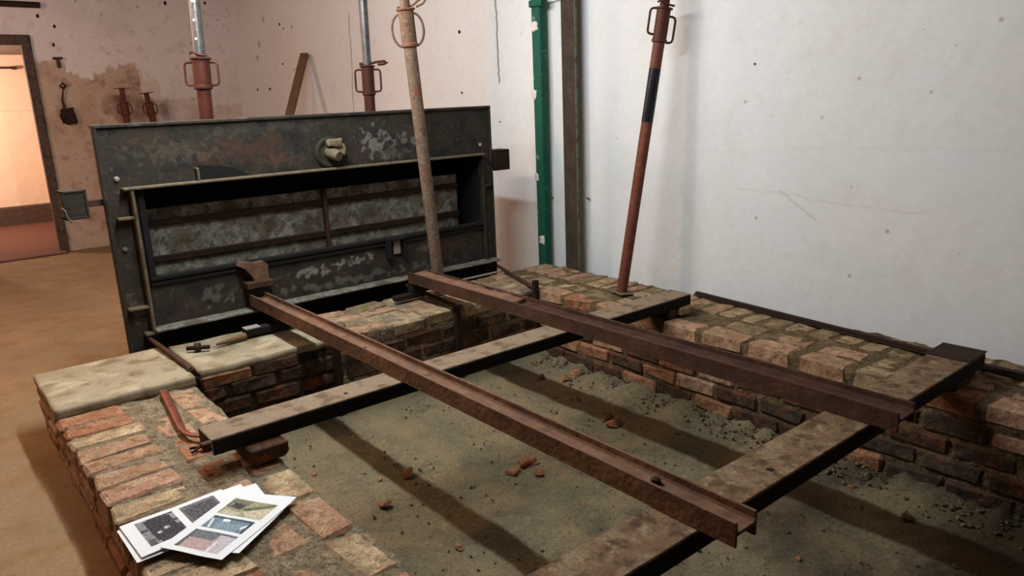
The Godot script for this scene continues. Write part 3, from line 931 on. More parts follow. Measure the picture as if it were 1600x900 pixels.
func rail_mesh(w: float, z0: float, z1: float, h: float) -> ArrayMesh:
	# small I-beam on its side: two upright flanges with the web lying between them
	var st := new_st()
	var t := 0.0085
	span(st, Vector3(-w, 0.0, z0), Vector3(-w + t, h, z1), 0.0015)
	span(st, Vector3(-t, 0.0, z0), Vector3(0.0, h, z1), 0.0015)
	span(st, Vector3(-w + t * 0.6, h * 0.5 - 0.004, z0), Vector3(-t * 0.6, h * 0.5 + 0.006, z1), 0.001)
	for s in [-w + t, -t]:
		var d: float = 0.006 if s < -w * 0.5 else -0.006
		add_prism(st, PackedVector2Array([Vector2(s, h * 0.5), Vector2(s + d, h * 0.5), Vector2(s, h * 0.5 + 0.014)]) if d > 0 else PackedVector2Array([Vector2(s, h * 0.5), Vector2(s, h * 0.5 + 0.014), Vector2(s + d, h * 0.5)]), z0, z1)
	return done(st)

func build_beams_and_rails() -> void:
	var b1 := thing("crossbeam", "dusty steel crossbeam nearer the iron frame, resting on loose bricks", "steel beam", v(1.533, 0.1057, 1.6165))
	put("channel", channel(0.0, 2.498, 0.14, 0.056, 0.008), M.beam, b1)
	put("front_flange", span_mesh(Vector3(0.002, -0.057, -0.006), Vector3(2.496, -0.006, 0.0015), 0.002), M.steel_black, b1)
	put("bolt_hole", lathe_mesh([Vector2(0.0, 0.0), Vector2(0.009, 0.0), Vector2(0.007, 0.0015), Vector2(0.0, 0.001)], 10), M.hole, b1, Vector3(0.51, 0.0006, -0.05))
	var b2 := thing("crossbeam", "rusty dirt-covered steel crossbeam in the foreground under both rail ends", "steel beam", v(1.45, 0.1057, 3.0031))
	put("channel", channel(0.0, 2.627, 0.152, 0.058, 0.008), M.beam_muddy, b2)
	put("front_flange", span_mesh(Vector3(0.002, -0.059, -0.006), Vector3(2.625, -0.006, 0.0015), 0.002), M.steel_black, b2)
	put("end_plate", span_mesh(Vector3(2.46, 0.0, -0.16), Vector3(2.63, 0.006, 0.004), 0.002, 0.002), M.rust_black, b2)
	for q in [[1.2, -0.05], [0.92, -0.11]]:
		put("bolt_hole", lathe_mesh([Vector2(0.0, 0.0), Vector2(0.012, 0.0), Vector2(0.009, 0.0015), Vector2(0.0, 0.001)], 10), M.hole, b2, Vector3(q[0], 0.0006, q[1]))
	var r1 := thing("steel_rail", "brown rusty I-section rail nearer the papers, lying across both beams", "rail", v(2.342, 0.107, 0.05))
	put("i_section", rail_mesh(0.088, 0.0, 3.06, 0.066), M.rust, r1)
	put("bolt_lug", lathe_mesh([Vector2(0.014, 0.0), Vector2(0.014, 0.014), Vector2(0.006, 0.018), Vector2(0.0, 0.018)], 6), M.rust_black, r1, Vector3(-0.04, 0.039, 2.78))
	put("bolt_hole", lathe_mesh([Vector2(0.0, 0.0), Vector2(0.008, 0.0), Vector2(0.006, 0.0015), Vector2(0.0, 0.001)], 10), M.hole, r1, Vector3(-0.042, 0.0395, 1.2))
	var r2 := thing("steel_rail", "dark flaking I-section rail nearer the white wall, lying across both beams", "rail", v(3.243, 0.107, 0.26))
	put("i_section", rail_mesh(0.118, 0.0, 2.83, 0.066), M.rust_dark, r2)
	var st := new_st(true)
	add_rough(st, Vector3(-0.112, 0.02, 0.02), Vector3(-0.006, 0.058, 0.95), 0.018, Vector3(0.008, 0.012, 0.02), make_noise(10.0, 470, 4))
	put("rust_scale", done(st, true), M.rust, r2)
	put("bolt_hole", lathe_mesh([Vector2(0.0, 0.0), Vector2(0.008, 0.0), Vector2(0.006, 0.0015), Vector2(0.0, 0.001)], 10), M.hole, r2, Vector3(-0.05, 0.0395, 2.3))
	# packing bricks under the first crossbeam
	var pb := put("packing_brick", box_mesh(Vector3(0.13, 0.058, 0.20), 0.008, 0.003), M.brick_soot_red, null, v(1.70, 0.0185, 1.575))
	tag(pb, "dark loose brick wedged under the crossbeam end beside the copper pipe", "brick")
	pb = put("packing_brick", box_mesh(Vector3(0.10, 0.045, 0.16), 0.008, 0.004), M.brick_dusty, null, v(3.98, 0.027, 1.56))
	tag(pb, "pale loose brick under the crossbeam end beside the white wall", "brick")
	pb = put("packing_brick", box_mesh(Vector3(0.06, 0.045, 0.13), 0.006, 0.004), M.brick_soot, null, v(3.875, 0.027, 1.56))
	tag(pb, "small dark brick piece under the crossbeam, next to the pale packing brick", "brick")
	pb = put("packing_brick", box_mesh(Vector3(0.2, 0.06, 0.11), 0.008, 0.004), M.brick_red, null, v(1.6, 0.015, 2.93))
	tag(pb, "loose brick under the near end of the foreground crossbeam", "brick")
	pb = put("packing_brick", box_mesh(Vector3(0.18, 0.045, 0.13), 0.008, 0.004), M.brick_soot, null, v(3.93, 0.028, 2.93))
	tag(pb, "dark brick under the far end of the foreground crossbeam", "brick")
	# long angle bar on top of the wall next to the white wall
	var dir := Vector3(-0.129, 0.0, 1.339)
	st = new_st()
	span(st, Vector3(-0.014, 0.0, 0.0), Vector3(0.012, 0.018, 2.3), 0.003)
	span(st, Vector3(-0.03, 0.0, 0.0), Vector3(0.014, 0.006, 2.3), 0.002)
	var ab := put("angle_bar", done(st), M.rust_black, null, v(4.338, 0.006, 1.42), Vector3(0, atan2(dir.x, dir.z), 0))
	tag(ab, "long thin dark angle bar lying along the brick wall beside the white wall", "angle bar")
	# tie bars from the frame over the cross wall
	tie(1.765, 1.735, 0.585, "rusty tie bar at the corner slab, bent down into its slot", 0.02)
	tie(2.45, 2.45, 0.635, "dark upright tie bar under the brown rail against the cross wall", 0.0)
	tie(3.20, 3.23, 0.635, "rusty tie bar between the two rails, bent down the cross wall", 0.022)
	tie(3.785, 3.96, 0.640, "thin tie bar in the pit corner with its stub standing above the bricks", 0.065)
	# iron pieces lying under the rail ends
	var ir := thing("iron_bracket", "small black iron bracket under the back end of the brown rail", "bracket", v(2.19, 0.015, 0.27))
	put("bracket_arm", span_mesh(Vector3(-0.06, 0.0, -0.03), Vector3(0.2, 0.035, 0.03), 0.003), M.steel_black, ir)
	put("bracket_highlight", span_mesh(Vector3(-0.06, 0.035, -0.028), Vector3(0.02, 0.042, 0.028), 0.002), M.bolt, ir)  # pale plate in place of a highlight on the black iron
	put("bracket_post", span_mesh(Vector3(0.1, 0.035, -0.025), Vector3(0.16, 0.072, 0.02), 0.003), M.steel_black, ir)
	var ip := thing("iron_bracket", "dark iron bracket under the back end of the flaking rail", "bracket", v(3.13, 0.015, 0.26))
	put("bracket_arm", span_mesh(Vector3(-0.11, 0.0, -0.02), Vector3(0.1, 0.03, 0.03), 0.003), M.rust_black, ip)
	put("bracket_post", span_mesh(Vector3(0.0, 0.03, -0.02), Vector3(0.09, 0.088, 0.03), 0.003), M.steel_black, ip)
	var sl := put("packing_strip", span_mesh(v(3.42, 0.006, 0.104), v(4.02, 0.016, 0.124), 0.003), M.bolt)
	tag(sl, "pale narrow strip along the brick edge by the foot of the iron frame", "strip")

func tie(x: float, x_plate: float, z: float, label: String, rise: float) -> void:
	var o := thing("tie_bar", label, "tie bar", v(x, 0.0, z))
	var back := -z + 0.03
	put("rod", tube_mesh([Vector3(x_plate - x, 0.042, back), Vector3((x_plate - x) * 0.4, 0.030, back * 0.45), Vector3(0, 0.022, -0.02), Vector3(0, 0.012, 0.004)], [0.010, 0.013, 0.015, 0.016], 8), M.rust_dark, o)
	put("upright", span_mesh(Vector3(-0.018, -0.47, -0.012), Vector3(0.018, rise, 0.02), 0.004), M.rust_black, o)

# ---------------------------------------------------------------- acrow props
func loop_pts(r: float, w: float, y0: float, y1: float, side: float, style: int) -> Array:
	var p := []
	if style == 0:      # squared loop with rounded corners
		var c := 0.018
		p = [Vector3(r - 0.005, y0, 0), Vector3(r + w - c, y0, 0), Vector3(r + w - c * 0.3, y0 + c * 0.3, 0), Vector3(r + w, y0 + c, 0), Vector3(r + w, y1 - c, 0), Vector3(r + w - c * 0.3, y1 - c * 0.3, 0), Vector3(r + w - c, y1, 0), Vector3(r - 0.005, y1, 0)]
	else:               # bow
		for i in 13:
			var a := PI * (i / 12.0) - PI / 2
			p.append(Vector3(r - 0.01 + (w + 0.01) * cos(a), (y0 + y1) * 0.5 + (y1 - y0) * 0.5 * sin(a), 0))
	var q := []
	for a in p:
		q.append(Vector3(a.x * side, a.y, a.z))
	return q

func prop(label: String, base: Vector3, top: Vector3, c: Dictionary) -> Node3D:
	var o := thing("steel_prop", label, "prop", base)
	var up := (top - base).normalized()
	var side := Vector3(0.78, 0, 0.63)
	side = (side - up * side.dot(up)).normalized()
	o.basis = Basis(side, up, side.cross(up))
	var length := base.distance_to(top)
	var r: float = c.r
	var ri: float = c.ri
	var y0: float = c.y0
	var y1: float = c.y1
	var tilt: float = c.get("plate_tilt", 0.0)
	put("base_plate", span_mesh(Vector3(-0.065, 0.0, -0.065), Vector3(0.065, 0.007, 0.065), 0.002), M[c.plate], o, Vector3.ZERO, Vector3(0, 0.6, tilt))
	if c.has("band"):
		put("outer_tube", tube_mesh([Vector3(0, 0.005, 0), Vector3(0, c.band[0], 0)], r, 18), M[c.outer], o)
		put("painted_band", tube_mesh([Vector3(0, c.band[0], 0), Vector3(0, c.band[1], 0)], r + 0.0008, 18), M.black_paint, o)
		put("outer_tube", tube_mesh([Vector3(0, c.band[1], 0), Vector3(0, y0, 0)], r, 18), M[c.outer], o)
	else:
		put("outer_tube", tube_mesh([Vector3(0, 0.005, 0), Vector3(0, y0 + 0.01, 0)], r, 18), M[c.outer], o)
	var rs: float = c.rs
	var collar := put("collar", lathe_mesh([Vector2(r, y0 - 0.005), Vector2(rs + 0.004, y0), Vector2(rs + 0.004, y0 + 0.014), Vector2(rs, y0 + 0.018), Vector2(rs, y1 - 0.012), Vector2(rs + 0.01, y1 - 0.008), Vector2(rs + 0.01, y1), Vector2(ri, y1 + 0.004)], 20), M[c.collar], o)
	for s in [-1.0, 1.0]:
		var dy: float = c.get("skew", 0.0) * s
		put("handle", tube_mesh(loop_pts(rs, c.hw, y0 + c.get("h0", 0.02) + dy, y1 - 0.025 + dy, s, c.style), 0.0065, 8), M[c.collar], collar)
	put("inner_tube", tube_mesh([Vector3(0, y1 - 0.02, 0), Vector3(0, length - 0.008, 0)], ri, 18), M[c.inner], o)
	put("head_plate", span_mesh(Vector3(-0.06, length - 0.008, -0.06), Vector3(0.06, length, 0.06), 0.002), M[c.plate], o)
	if c.get("pin", 0) == 1:
		put("pin", tube_mesh([Vector3(-0.05, y1 + 0.012, 0), Vector3(0.03, y1 + 0.014, 0), Vector3(0.06, y1 + 0.022, 0.0), Vector3(0.115, y1 + 0.026, 0.0), Vector3(0.135, y1 + 0.018, 0.0), Vector3(0.11, y1 + 0.008, 0.0), Vector3(0.07, y1 + 0.006, 0.0)], 0.008, 8), M[c.collar], o)
	elif c.get("pin", 0) == 2:
		put("pin", tube_mesh([Vector3(-0.045, y1 + 0.01, 0), Vector3(0.04, y1 + 0.012, 0), Vector3(0.075, y1 + 0.035, 0.0), Vector3(0.105, y1 + 0.05, 0.0), Vector3(0.118, y1 + 0.038, 0.0), Vector3(0.10, y1 + 0.018, 0.0), Vector3(0.06, y1 + 0.004, 0.0)], 0.006, 8), M[c.collar], o)
	elif c.get("pin", 0) == 3:
		put("pin", tube_mesh([Vector3(-0.045, y1 + 0.02, 0.03), Vector3(-0.03, y1 + 0.03, 0.035), Vector3(0.02, y1 + 0.012, 0.035), Vector3(0.05, y1 + 0.012, 0.02)], 0.006, 8), M[c.collar], o)
	if c.has("holes"):
		for i in 6:
			var hy: float = y1 + 0.10 + i * 0.10
			var t := new_st()
			add_tube(t, [Vector3(0.0, hy, -ri - 0.0012), Vector3(0.0, hy, -ri + 0.004), Vector3(0.0, hy, ri - 0.004), Vector3(0.0, hy, ri + 0.0012)], 0.008, 8)
			put("pin_hole", done(t), M.bolt, o, Vector3.ZERO, Vector3(0, c.holes, 0))
	return o

func build_props() -> void:
	prop("red steel prop with a perforated grey inner tube, standing behind the iron frame", v(2.306, -0.262, -0.55), v(2.392, 2.44, -0.55), {"r": 0.040, "ri": 0.031, "rs": 0.049, "y0": 1.525, "y1": 1.695, "hw": 0.045, "style": 0, "outer": "oxide_deep", "inner": "galvanised", "collar": "oxide_deep", "plate": "oxide_dark", "holes": 0.0, "pin": 3})
	prop("red steel prop with a plain grey inner tube and flat pin, behind the frame's middle", v(3.392, -0.262, -0.55), v(3.440, 2.44, -0.55), {"r": 0.036, "ri": 0.028, "rs": 0.041, "y0": 1.46, "y1": 1.645, "hw": 0.042, "style": 0, "outer": "oxide_deep", "inner": "galvanised", "collar": "oxide_deep", "plate": "oxide_dark", "pin": 1})
	prop("dusty tan steel prop with bow handles, standing on the cross wall before the frame", v(3.352, 0.002, 0.25), v(3.19, 2.44, 0.25), {"r": 0.036, "ri": 0.028, "rs": 0.043, "y0": 1.445, "y1": 1.645, "hw": 0.045, "style": 1, "outer": "dusty_tube", "inner": "dusty_tube", "collar": "dusty_collar", "plate": "rust", "pin": 2, "h0": 0.0})
	prop("red-brown steel prop with a black painted band, leaning on the white wall", v(4.09, 0.004, 1.07), v(4.378, 2.3, 1.262), {"r": 0.032, "ri": 0.026, "rs": 0.038, "y0": 1.42, "y1": 1.60, "hw": 0.034, "style": 0, "outer": "oxide", "inner": "oxide_dark", "collar": "oxide_dark", "plate": "steel_light", "band": [0.99, 1.28], "pin": 3, "skew": -0.018})
	var small := {"r": 0.034, "ri": 0.026, "rs": 0.042, "y0": 1.46, "y1": 1.60, "hw": 0.035, "style": 0, "outer": "oxide_dark", "inner": "oxide_dark", "collar": "oxide_dark", "plate": "oxide_dark"}
	prop("short dark red prop with a flat head by the end wall, nearer the doorway", v(2.99, -0.35, -5.25), v(2.98, 1.40, -5.2), small)
	prop("short tilted dark red prop by the end wall, farther from the doorway", v(3.40, -0.35, -5.25), v(3.22, 1.345, -5.2), small)

func build_wall_posts() -> void:
	# green painted post and the old iron beside it, close to the white wall
	var g := thing("green_post", "peeling green painted post standing against the white wall", "post", v(4.39, -0.27, 0.06))
	put("post", span_mesh(Vector3(-0.03, 0.0, -0.042), Vector3(0.03, 2.7, 0.042), 0.006), M.green, g)
	for q in [[1.40, -0.03, 0.022], [0.84, -0.03, 0.016], [0.40, 0.005, 0.026], [1.84, -0.012, 0.03]]:
		var st := new_st(true)
		add_rough(st, Vector3(-0.0325, q[0] + 0.0, q[1] - q[2]), Vector3(-0.026, q[0] + 0.055, q[1] + q[2]), 0.012, Vector3(0.001, 0.02, 0.02), make_noise(16.0, 500 + int(q[0] * 50), 3))
		put("paint_chip", done(st, true), M.chipped, g)
	put("clamp", span_mesh(Vector3(-0.045, 1.985, -0.05), Vector3(0.01, 2.03, 0.075), 0.006), M.green, g)
	var w := put("tie_wire", tube_mesh([v(4.36, 1.755, 0.12), v(4.36, 1.765, 0.22), v(4.36, 1.77, 0.33)], 0.004, 6), M.steel_light)
	tag(w, "thin tie wire between the green post and the old iron beam", "wire")
	var b := thing("iron_beam", "upright rusty dark iron beam against the white wall beside the green post", "beam", v(4.38, -0.27, 0.37))
	put("web", span_mesh(Vector3(-0.02, 0.0, -0.062), Vector3(-0.008, 2.7, 0.062), 0.004), M.old_iron, b)
	put("edge_flange", span_mesh(Vector3(-0.022, 0.0, 0.058), Vector3(0.0, 2.7, 0.066), 0.004), M.old_green, b)
	put("edge_flange", span_mesh(Vector3(-0.02, 0.0, -0.066), Vector3(0.03, 2.7, -0.054), 0.004), M.old_iron, b)
	for q in [[0.47, 0.45], [0.45, 0.09]]:
		var t := tube_mesh([v(4.452, q[0], q[1]), v(4.435, q[0] + 0.002, q[1] + 0.004), v(4.42, q[0] + 0.01, q[1] + 0.01)], 0.006, 6)
		var o := put("wall_hook", t, M.wood_bit)
		tag(o, "tiny brass-coloured hook in the white wall right of the iron beam" if q[1] > 0.3 else "tiny hook in the white wall between green post and iron beam", "hook")
	# plank leaning on the white wall far behind the frame
	var top := v(4.385, 1.655, -3.57)
	var foot := v(3.20, -0.30, -2.59)
	var st := new_st()
	var up := (top - foot).normalized()
	var out := Vector3(0.63, 0, 0.78)
	out = (out - up * out.dot(up)).normalized()
	add_box(st, Vector3.ZERO, Vector3(0.085, top.distance_to(foot), 0.035), 0.004, 0.0, Basis.IDENTITY)
	var p := put("wooden_plank", done(st), M.plank, null, (top + foot) * 0.5)
	p.basis = Basis(out, up, out.cross(up))
	tag(p, "narrow brown wooden plank leaning on the white wall behind the frame", "plank")
	# rusty pulley block hanging from a nail on the end wall
	var h := thing("hanging_pulley", "dark rusty pulley block hanging from a nail beside the doorway", "pulley", v(2.50, 1.15, -5.66))
	st = new_st(true)
	add_rough(st, Vector3(-0.06, -0.09, -0.03), Vector3(0.065, 0.055, 0.04), 0.02, Vector3(0.045, 0.045, 0.02), make_noise(7.0, 520, 3))
	put("block", done(st, true), M.rust_black, h)
	put("strap", tube_mesh([Vector3(-0.02, 0.05, 0.0), Vector3(-0.03, 0.15, 0.0), Vector3(0.0, 0.27, 0.0)], [0.02, 0.012, 0.008], 7), M.rust_dark, h)
	put("ring", tube_mesh([Vector3(0.0, 0.27, 0), Vector3(-0.025, 0.30, 0.005), Vector3(0.0, 0.33, 0.0), Vector3(0.025, 0.30, 0.005), Vector3(0.0, 0.27, 0)], 0.012, 7), M.rust_black, h)
	var n := thing("wall_hook", "flat iron hook on the end wall above the hanging pulley", "hook", v(2.50, 1.70, -5.69))
	put("hook_plate", span_mesh(Vector3(-0.045, 0.03, 0.0), Vector3(0.045, 0.05, 0.05), 0.003), M.rust_dark, n)
	put("hook_shank", span_mesh(Vector3(-0.015, -0.06, 0.0), Vector3(0.02, 0.03, 0.02), 0.004), M.rust_dark, n)
	var bar := put("overhead_pipe", tube_mesh([v(0.6, 2.29, -5.64), v(1.6, 2.285, -5.64), v(2.42, 2.275, -5.64)], 0.03, 8), M.rust_black)
	tag(bar, "dark pipe along the end wall just above the doorway at the picture's edge", "pipe")

# ---------------------------------------------------------------- papers
func sheet_mesh(w: float, l: float, curl: float) -> ArrayMesh:
	# sheet in the xz plane from the origin, printed side up; thin but with two faces and edges
	var st := new_st()
	var t := 0.0006
	var n := 8
	var at := func(i: int, j: int, y: float) -> Vector3:
		var a := float(i) / n
		var b := float(j) / n
		return Vector3(a * w, y + curl * (pow(abs(a - 0.5) * 2.0, 2.0) * 0.5 + pow(b, 3.0)) + 0.0008 * sin(a * 9.0 + b * 5.0), b * l)
	for i in n:
		for j in n:
			var c := [[i, j], [i, j + 1], [i + 1, j + 1], [i + 1, j]]
			for k in [0, 2, 1, 0, 3, 2]:
				st.set_uv(Vector2(float(c[k][0]) / n, float(c[k][1]) / n))
				st.add_vertex(at.call(c[k][0], c[k][1], t))
			for k in [0, 1, 2, 0, 2, 3]:
				st.set_uv(Vector2(0.01, 0.01))
				st.add_vertex(at.call(c[k][0], c[k][1], 0.0))
	st.set_uv(Vector2(0.01, 0.01))
	for i in n:
		quad(st, at.call(i, 0, t), at.call(i + 1, 0, t), at.call(i + 1, 0, 0.0), at.call(i, 0, 0.0))
		quad(st, at.call(i, n, 0.0), at.call(i + 1, n, 0.0), at.call(i + 1, n, t), at.call(i, n, t))
		quad(st, at.call(0, i, 0.0), at.call(0, i + 1, 0.0), at.call(0, i + 1, t), at.call(0, i, t))
		quad(st, at.call(n, i, t), at.call(n, i + 1, t), at.call(n, i + 1, 0.0), at.call(n, i, 0.0))
	return done(st)

func block(img: Image, x0: float, y0: float, x1: float, y1: float, c: Color) -> void:
	img.fill_rect(Rect2i(int(x0), int(y0), max(1, int(x1 - x0)), max(1, int(y1 - y0))), c)

func slanted(img: Image, pts: Array, c: Color) -> void:
	var poly := PackedVector2Array(pts)
	var r := Rect2(poly[0], Vector2.ZERO)
	for p in poly:
		r = r.expand(p)
	for y in range(int(r.position.y), int(r.end.y) + 1):
		for x in range(int(r.position.x), int(r.end.x) + 1):
			if x >= 0 and y >= 0 and x < img.get_width() and y < img.get_height() and Geometry2D.is_point_in_polygon(Vector2(x, y), poly):
				img.set_pixel(x, y, img.get_pixel(x, y).lerp(c, c.a))

func grain(img: Image, rect: Rect2i, amount: float, seed_at: int) -> void:
	var n := make_noise(0.06, seed_at, 4)
	for y in range(rect.position.y, rect.end.y):
		for x in range(rect.position.x, rect.end.x):
			var q := n.get_noise_2d(x, y) * amount
			var c := img.get_pixel(x, y)
			img.set_pixel(x, y, Color(c.r + q, c.g + q, c.b + q))

func paper_mat(img: Image) -> StandardMaterial3D:
	var m := mat(Color.WHITE, img, 1.0, 0.75, 0.0, null, 0.0, false)
	return m

func build_papers() -> void:
	var white := rgb(226, 228, 228)
	# landscape sheet with two black-and-white photographs; 1 pixel = 1 mm x 1.5
	var a := Image.create(446, 315, false, Image.FORMAT_RGB8)
	a.fill(white)
	block(a, 52, 28, 210, 262, rgb(62, 60, 62))
	block(a, 52, 28, 100, 262, rgb(128, 126, 126))
	block(a, 178, 40, 210, 150, rgb(140, 138, 138))
	slanted(a, [Vector2(82, 40), Vector2(190, 46), Vector2(196, 226), Vector2(90, 236)], rgb(52, 50, 52))
	block(a, 52, 110, 82, 130, rgb(58, 56, 58))
	block(a, 180, 100, 210, 118, rgb(58, 56, 58))
	for q in [[116, 170, 13], [150, 150, 15]]:
		dot(a, q[0], q[1], q[2], rgb(120, 118, 120))
		dot(a, q[0] - 2, q[1], q[2] * 0.5, rgb(214, 212, 210))
	slanted(a, [Vector2(60, 200), Vector2(84, 210), Vector2(80, 262), Vector2(54, 262)], rgb(84, 82, 84))
	grain(a, Rect2i(52, 28, 158, 234), 0.16, 601)
	block(a, 240, 30, 396, 262, rgb(104, 100, 102))
	slanted(a, [Vector2(250, 60), Vector2(380, 50), Vector2(390, 200), Vector2(256, 210)], rgb(78, 74, 78))
	grain(a, Rect2i(240, 30, 156, 232), 0.2, 602)
	# portrait sheet with three colour photographs
	var b := Image.create(315, 446, false, Image.FORMAT_RGB8)
	b.fill(white)
	block(b, 42, 30, 272, 158, rgb(150, 146, 112))
	slanted(b, [Vector2(42, 40), Vector2(150, 34), Vector2(130, 110), Vector2(42, 100)], rgb(112, 110, 92))
	slanted(b, [Vector2(70, 62), Vector2(128, 66), Vector2(124, 104), Vector2(74, 98)], rgb(58, 60, 56))
	slanted(b, [Vector2(130, 96), Vector2(262, 30), Vector2(272, 44), Vector2(160, 112)], rgb(96, 98, 74))
	slanted(b, [Vector2(150, 118), Vector2(272, 60), Vector2(272, 158), Vector2(196, 158)], rgb(190, 178, 152))
	slanted(b, [Vector2(60, 118), Vector2(150, 128), Vector2(140, 158), Vector2(50, 158)], rgb(182, 176, 150))
	grain(b, Rect2i(42, 30, 230, 128), 0.18, 603)
	block(b, 50, 176, 264, 268, rgb(110, 128, 138))
	block(b, 50, 176, 264, 190, rgb(66, 80, 88))
	slanted(b, [Vector2(110, 188), Vector2(146, 188), Vector2(150, 206), Vector2(112, 208)], rgb(226, 232, 234))
	slanted(b, [Vector2(54, 200), Vector2(66, 196), Vector2(92, 262), Vector2(80, 266)], rgb(206, 212, 214))
	slanted(b, [Vector2(226, 230), Vector2(250, 200), Vector2(256, 210), Vector2(236, 244)], rgb(220, 226, 228))
	slanted(b, [Vector2(100, 214), Vector2(230, 212), Vector2(220, 266), Vector2(110, 266)], rgb(128, 146, 156))
	block(b, 250, 186, 264, 268, rgb(52, 62, 70))
	grain(b, Rect2i(50, 176, 214, 92), 0.14, 604)
	block(b, 46, 288, 266, 416, rgb(176, 152, 146))
	slanted(b, [Vector2(46, 288), Vector2(190, 288), Vector2(180, 344), Vector2(60, 344)], rgb(104, 108, 110))
	slanted(b, [Vector2(46, 288), Vector2(60, 288), Vector2(66, 416), Vector2(46, 416)], rgb(92, 88, 88))
	slanted(b, [Vector2(190, 292), Vector2(266, 292), Vector2(266, 416), Vector2(206, 416)], rgb(188, 180, 182))
	slanted(b, [Vector2(180, 288), Vector2(266, 288), Vector2(266, 300), Vector2(184, 300)], rgb(96, 100, 104))
	slanted(b, [Vector2(196, 344), Vector2(206, 340), Vector2(212, 416), Vector2(202, 416)], rgb(224, 220, 218))
	grain(b, Rect2i(46, 288, 220, 128), 0.14, 605)
	var pa := paper_mat(a)
	var pb := paper_mat(b)
	var y := -0.013
	var list := [
		# corner x, z, turn of +x, width, length, material, label
		[1.199, 1.772, 0.02, 0.297, 0.21, M.paper, "lowest white sheet of the stack, its corner out over the wall edge"],
		[1.268, 1.755, 0.01, 0.297, 0.21, M.paper, "plain white sheet of the stack showing along its far edge"],
		[1.305, 1.768, -0.06, 0.297, 0.21, M.paper, "plain white sheet whose corner pokes out at the right of the stack"],
		[1.208, 1.764, 0.045, 0.297, 0.21, pa, "white sheet printed with two black and white photographs"],
		[1.535, 1.798, -0.94, 0.21, 0.297, M.paper, "plain white sheet directly under the sheet with three colour photographs"],
		[1.5213, 1.8124, -1.0355, 0.21, 0.297, pb, "topmost sheet printed with three small colour photographs"],
	]
	for i in list.size():
		var q = list[i]
		var o := put("printed_sheet" if q[5] != M.paper else "paper_sheet", sheet_mesh(q[3], q[4], 0.0012), q[5], null, v(q[0], y + i * 0.0022, q[1]), Vector3(0, q[2], 0))
		tag(o, q[6], "paper", "loose sheets on the brick wall")

# ---------------------------------------------------------------- small loose things
func build_small_things() -> void:
	var c := thing("copper_pipe", "bent reddish copper pipe lying on the bricks by the crossbeam end", "pipe", v(1.6, 0.0, 1.0))
	put("pipe", tube_mesh([Vector3(0.01, -0.008, -0.28), Vector3(-0.012, -0.006, -0.1), Vector3(-0.036, -0.004, 0.08), Vector3(-0.05, -0.003, 0.18), Vector3(-0.052, -0.002, 0.235), Vector3(-0.042, 0.0, 0.28), Vector3(-0.018, 0.0, 0.315), Vector3(0.01, 0.0, 0.35)], [0.018, 0.017, 0.016, 0.013, 0.011, 0.010, 0.0095, 0.0095], 12, 0.6), M.copper, c)
	var k := thing("wire_clip", "small dark forked wire clip on the bricks below the copper pipe", "clip", v(1.555, -0.012, 1.385))
	put("prong", tube_mesh([Vector3(-0.03, 0.0, -0.02), Vector3(0.0, 0.004, 0.0), Vector3(0.04, 0.008, 0.02)], 0.005, 6), M.rust_black, k)
	put("prong", tube_mesh([Vector3(-0.035, 0.0, 0.02), Vector3(0.0, 0.004, 0.0)], 0.005, 6), M.rust_black, k)
	put("clip_body", span_mesh(Vector3(0.0, -0.004, -0.012), Vector3(0.05, 0.022, 0.03), 0.004), M.rust_dark, k)
	var b := thing("rusty_bolt", "short rusty bolt lying on the cement cap beside the tie bar", "bolt", v(1.885, 0.021, 0.305))
	put("shank", tube_mesh([Vector3(-0.05, 0.0, -0.012), Vector3(0.055, 0.0, 0.012)], 0.011, 8), M.rust_black, b)
	put("bolt_head", tube_mesh([Vector3(-0.012, 0.004, -0.002), Vector3(0.012, 0.005, 0.004)], 0.022, 6), M.rust_dark, b)
	b.rotation.y = -0.35
	var w := put("wooden_peg", tube_mesh([Vector3(-0.075, 0.0, 0.0), Vector3(-0.02, 0.004, 0.0), Vector3(0.065, 0.006, 0.0), Vector3(0.078, 0.008, 0.0)], [0.006, 0.014, 0.019, 0.018], 8), M.wood_bit, null, v(2.05, 0.016, 0.30), Vector3(0, 0.08, 0))
	tag(w, "tapered wooden peg lying on the cement cap beside the rusty bolt", "peg")
	var s := put("loose_stone", box_mesh(Vector3(0.07, 0.05, 0.06), 0.015, 0.01), M.chip_grey, null, v(2.53, 0.034, 0.55), Vector3(0.1, 0.5, 0.1))
	tag(s, "pale lump of mortar on the cross wall under the brown rail", "stone")

func chip_mesh(size: Vector3) -> ArrayMesh:
	return box_mesh(size, 0.3 * size.y, 0.22 * size.y)

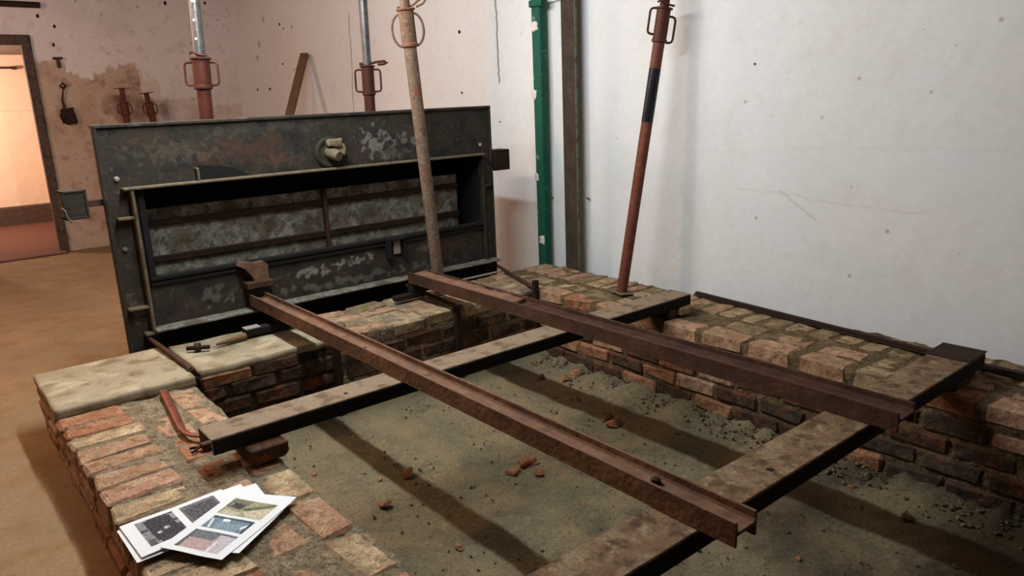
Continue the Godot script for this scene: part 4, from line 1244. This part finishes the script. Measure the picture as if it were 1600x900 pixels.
func build_rubble() -> void:
	var floor_y := -0.42
	var chips := [
		[2.725, 1.70, Vector3(0.075, 0.022, 0.05), 0.4, "chip_orange", "flattest of the three orange brick chips clustered in the pit middle"],
		[2.815, 1.685, Vector3(0.085, 0.03, 0.045), -0.3, "chip_orange", "longest of the three orange brick chips clustered in the pit middle"],
		[2.79, 1.785, Vector3(0.05, 0.022, 0.035), 0.9, "chip_orange", "smallest of the three orange brick chips clustered in the pit middle"],
		[3.61, 1.08, Vector3(0.055, 0.04, 0.05), 0.4, "chip_orange", "orange brick chip by the cross beam, farther from the white wall of the pair"],
		[3.70, 1.075, Vector3(0.07, 0.04, 0.055), -0.2, "chip_orange", "orange brick chip by the cross beam, nearer the white wall of the pair"],
		[3.40, 1.60, Vector3(0.06, 0.045, 0.05), 0.7, "chip_grey", "upper of two mortar lumps in the shadow stripe of the flaking rail"],
		[3.375, 1.67, Vector3(0.075, 0.04, 0.05), 0.2, "chip_orange", "lower of two lumps in the shadow stripe of the flaking rail"],
		[2.37, 1.40, Vector3(0.06, 0.03, 0.035), 0.5, "chip_orange", "brick chip in the shadow stripe of the brown rail, farther from the papers"],
		[2.17, 1.55, Vector3(0.045, 0.028, 0.035), 0.1, "chip_orange", "brick chip beside the near brick wall edge"],
		[3.56, 2.97, Vector3(0.06, 0.03, 0.035), 0.3, "chip_grey", "pale flat stone in the dark right corner of the pit floor"],
		[3.55, 0.95, Vector3(0.03, 0.025, 0.03), 0.3, "chip_grey", "small grey stone near the pair of orange chips"],
	]
	for q in chips:
		var o := put("brick_chip" if q[4] == "chip_orange" else "mortar_lump", chip_mesh(q[2]), M[q[4]], null, v(q[0], floor_y + q[2].y * 0.35, q[1]), Vector3(rng.randf_range(-0.15, 0.15), q[3], rng.randf_range(-0.15, 0.15)))
		tag(o, q[5], "brick chip" if q[4] == "chip_orange" else "stone", "broken pieces on the pit floor")
	for i in 26:
		var sz := rng.randf_range(0.016, 0.034)
		var o := put("stone_chip", chip_mesh(Vector3(sz, sz * 0.6, sz * 0.8)), M["chip_orange"] if rng.randf() < 0.4 else M["chip_grey"], null, v(rng.randf_range(1.95, 3.7), floor_y + sz * 0.2, rng.randf_range(0.9, 3.3)), Vector3(0, rng.randf_range(0, TAU), 0))
		tag(o, "tiny loose stone chip scattered on the pit dirt", "stone chip", "tiny chips scattered on the pit floor")
	# crumbs nobody could count
	var mm := MultiMesh.new()
	mm.transform_format = MultiMesh.TRANSFORM_3D
	mm.mesh = box_mesh(Vector3(0.011, 0.008, 0.010), 0.003, 0.002)
	mm.instance_count = 1700
	for i in mm.instance_count:
		var x := rng.randf_range(1.78, 3.79)
		var z := rng.randf_range(0.66, 3.9)
		if i % 3 == 0:
			x = 3.79 - abs(rng.randfn(0.0, 0.09))
		elif i % 7 == 0:
			z = 0.66 + abs(rng.randfn(0.0, 0.1))
		var s := rng.randf_range(0.3, 1.1) * (1.5 if i % 3 == 0 else 1.0)
		var t := Transform3D(Basis.from_euler(Vector3(rng.randf() * TAU, rng.randf() * TAU, rng.randf() * TAU)).scaled(Vector3.ONE * s), v(x, floor_y + 0.002 + 0.035 * pow(clampf((x - 3.55) / 0.28, 0.0, 1.0), 1.5), z))
		mm.set_instance_transform(i, t)
	var mi := MultiMeshInstance3D.new()
	mi.name = "rubble_crumbs"
	mi.multimesh = mm
	mi.material_override = M.chip_grey
	add_child(mi)
	tag(mi, "fine crumbs of brick and mortar strewn over the pit floor", "rubble", "", "stuff")
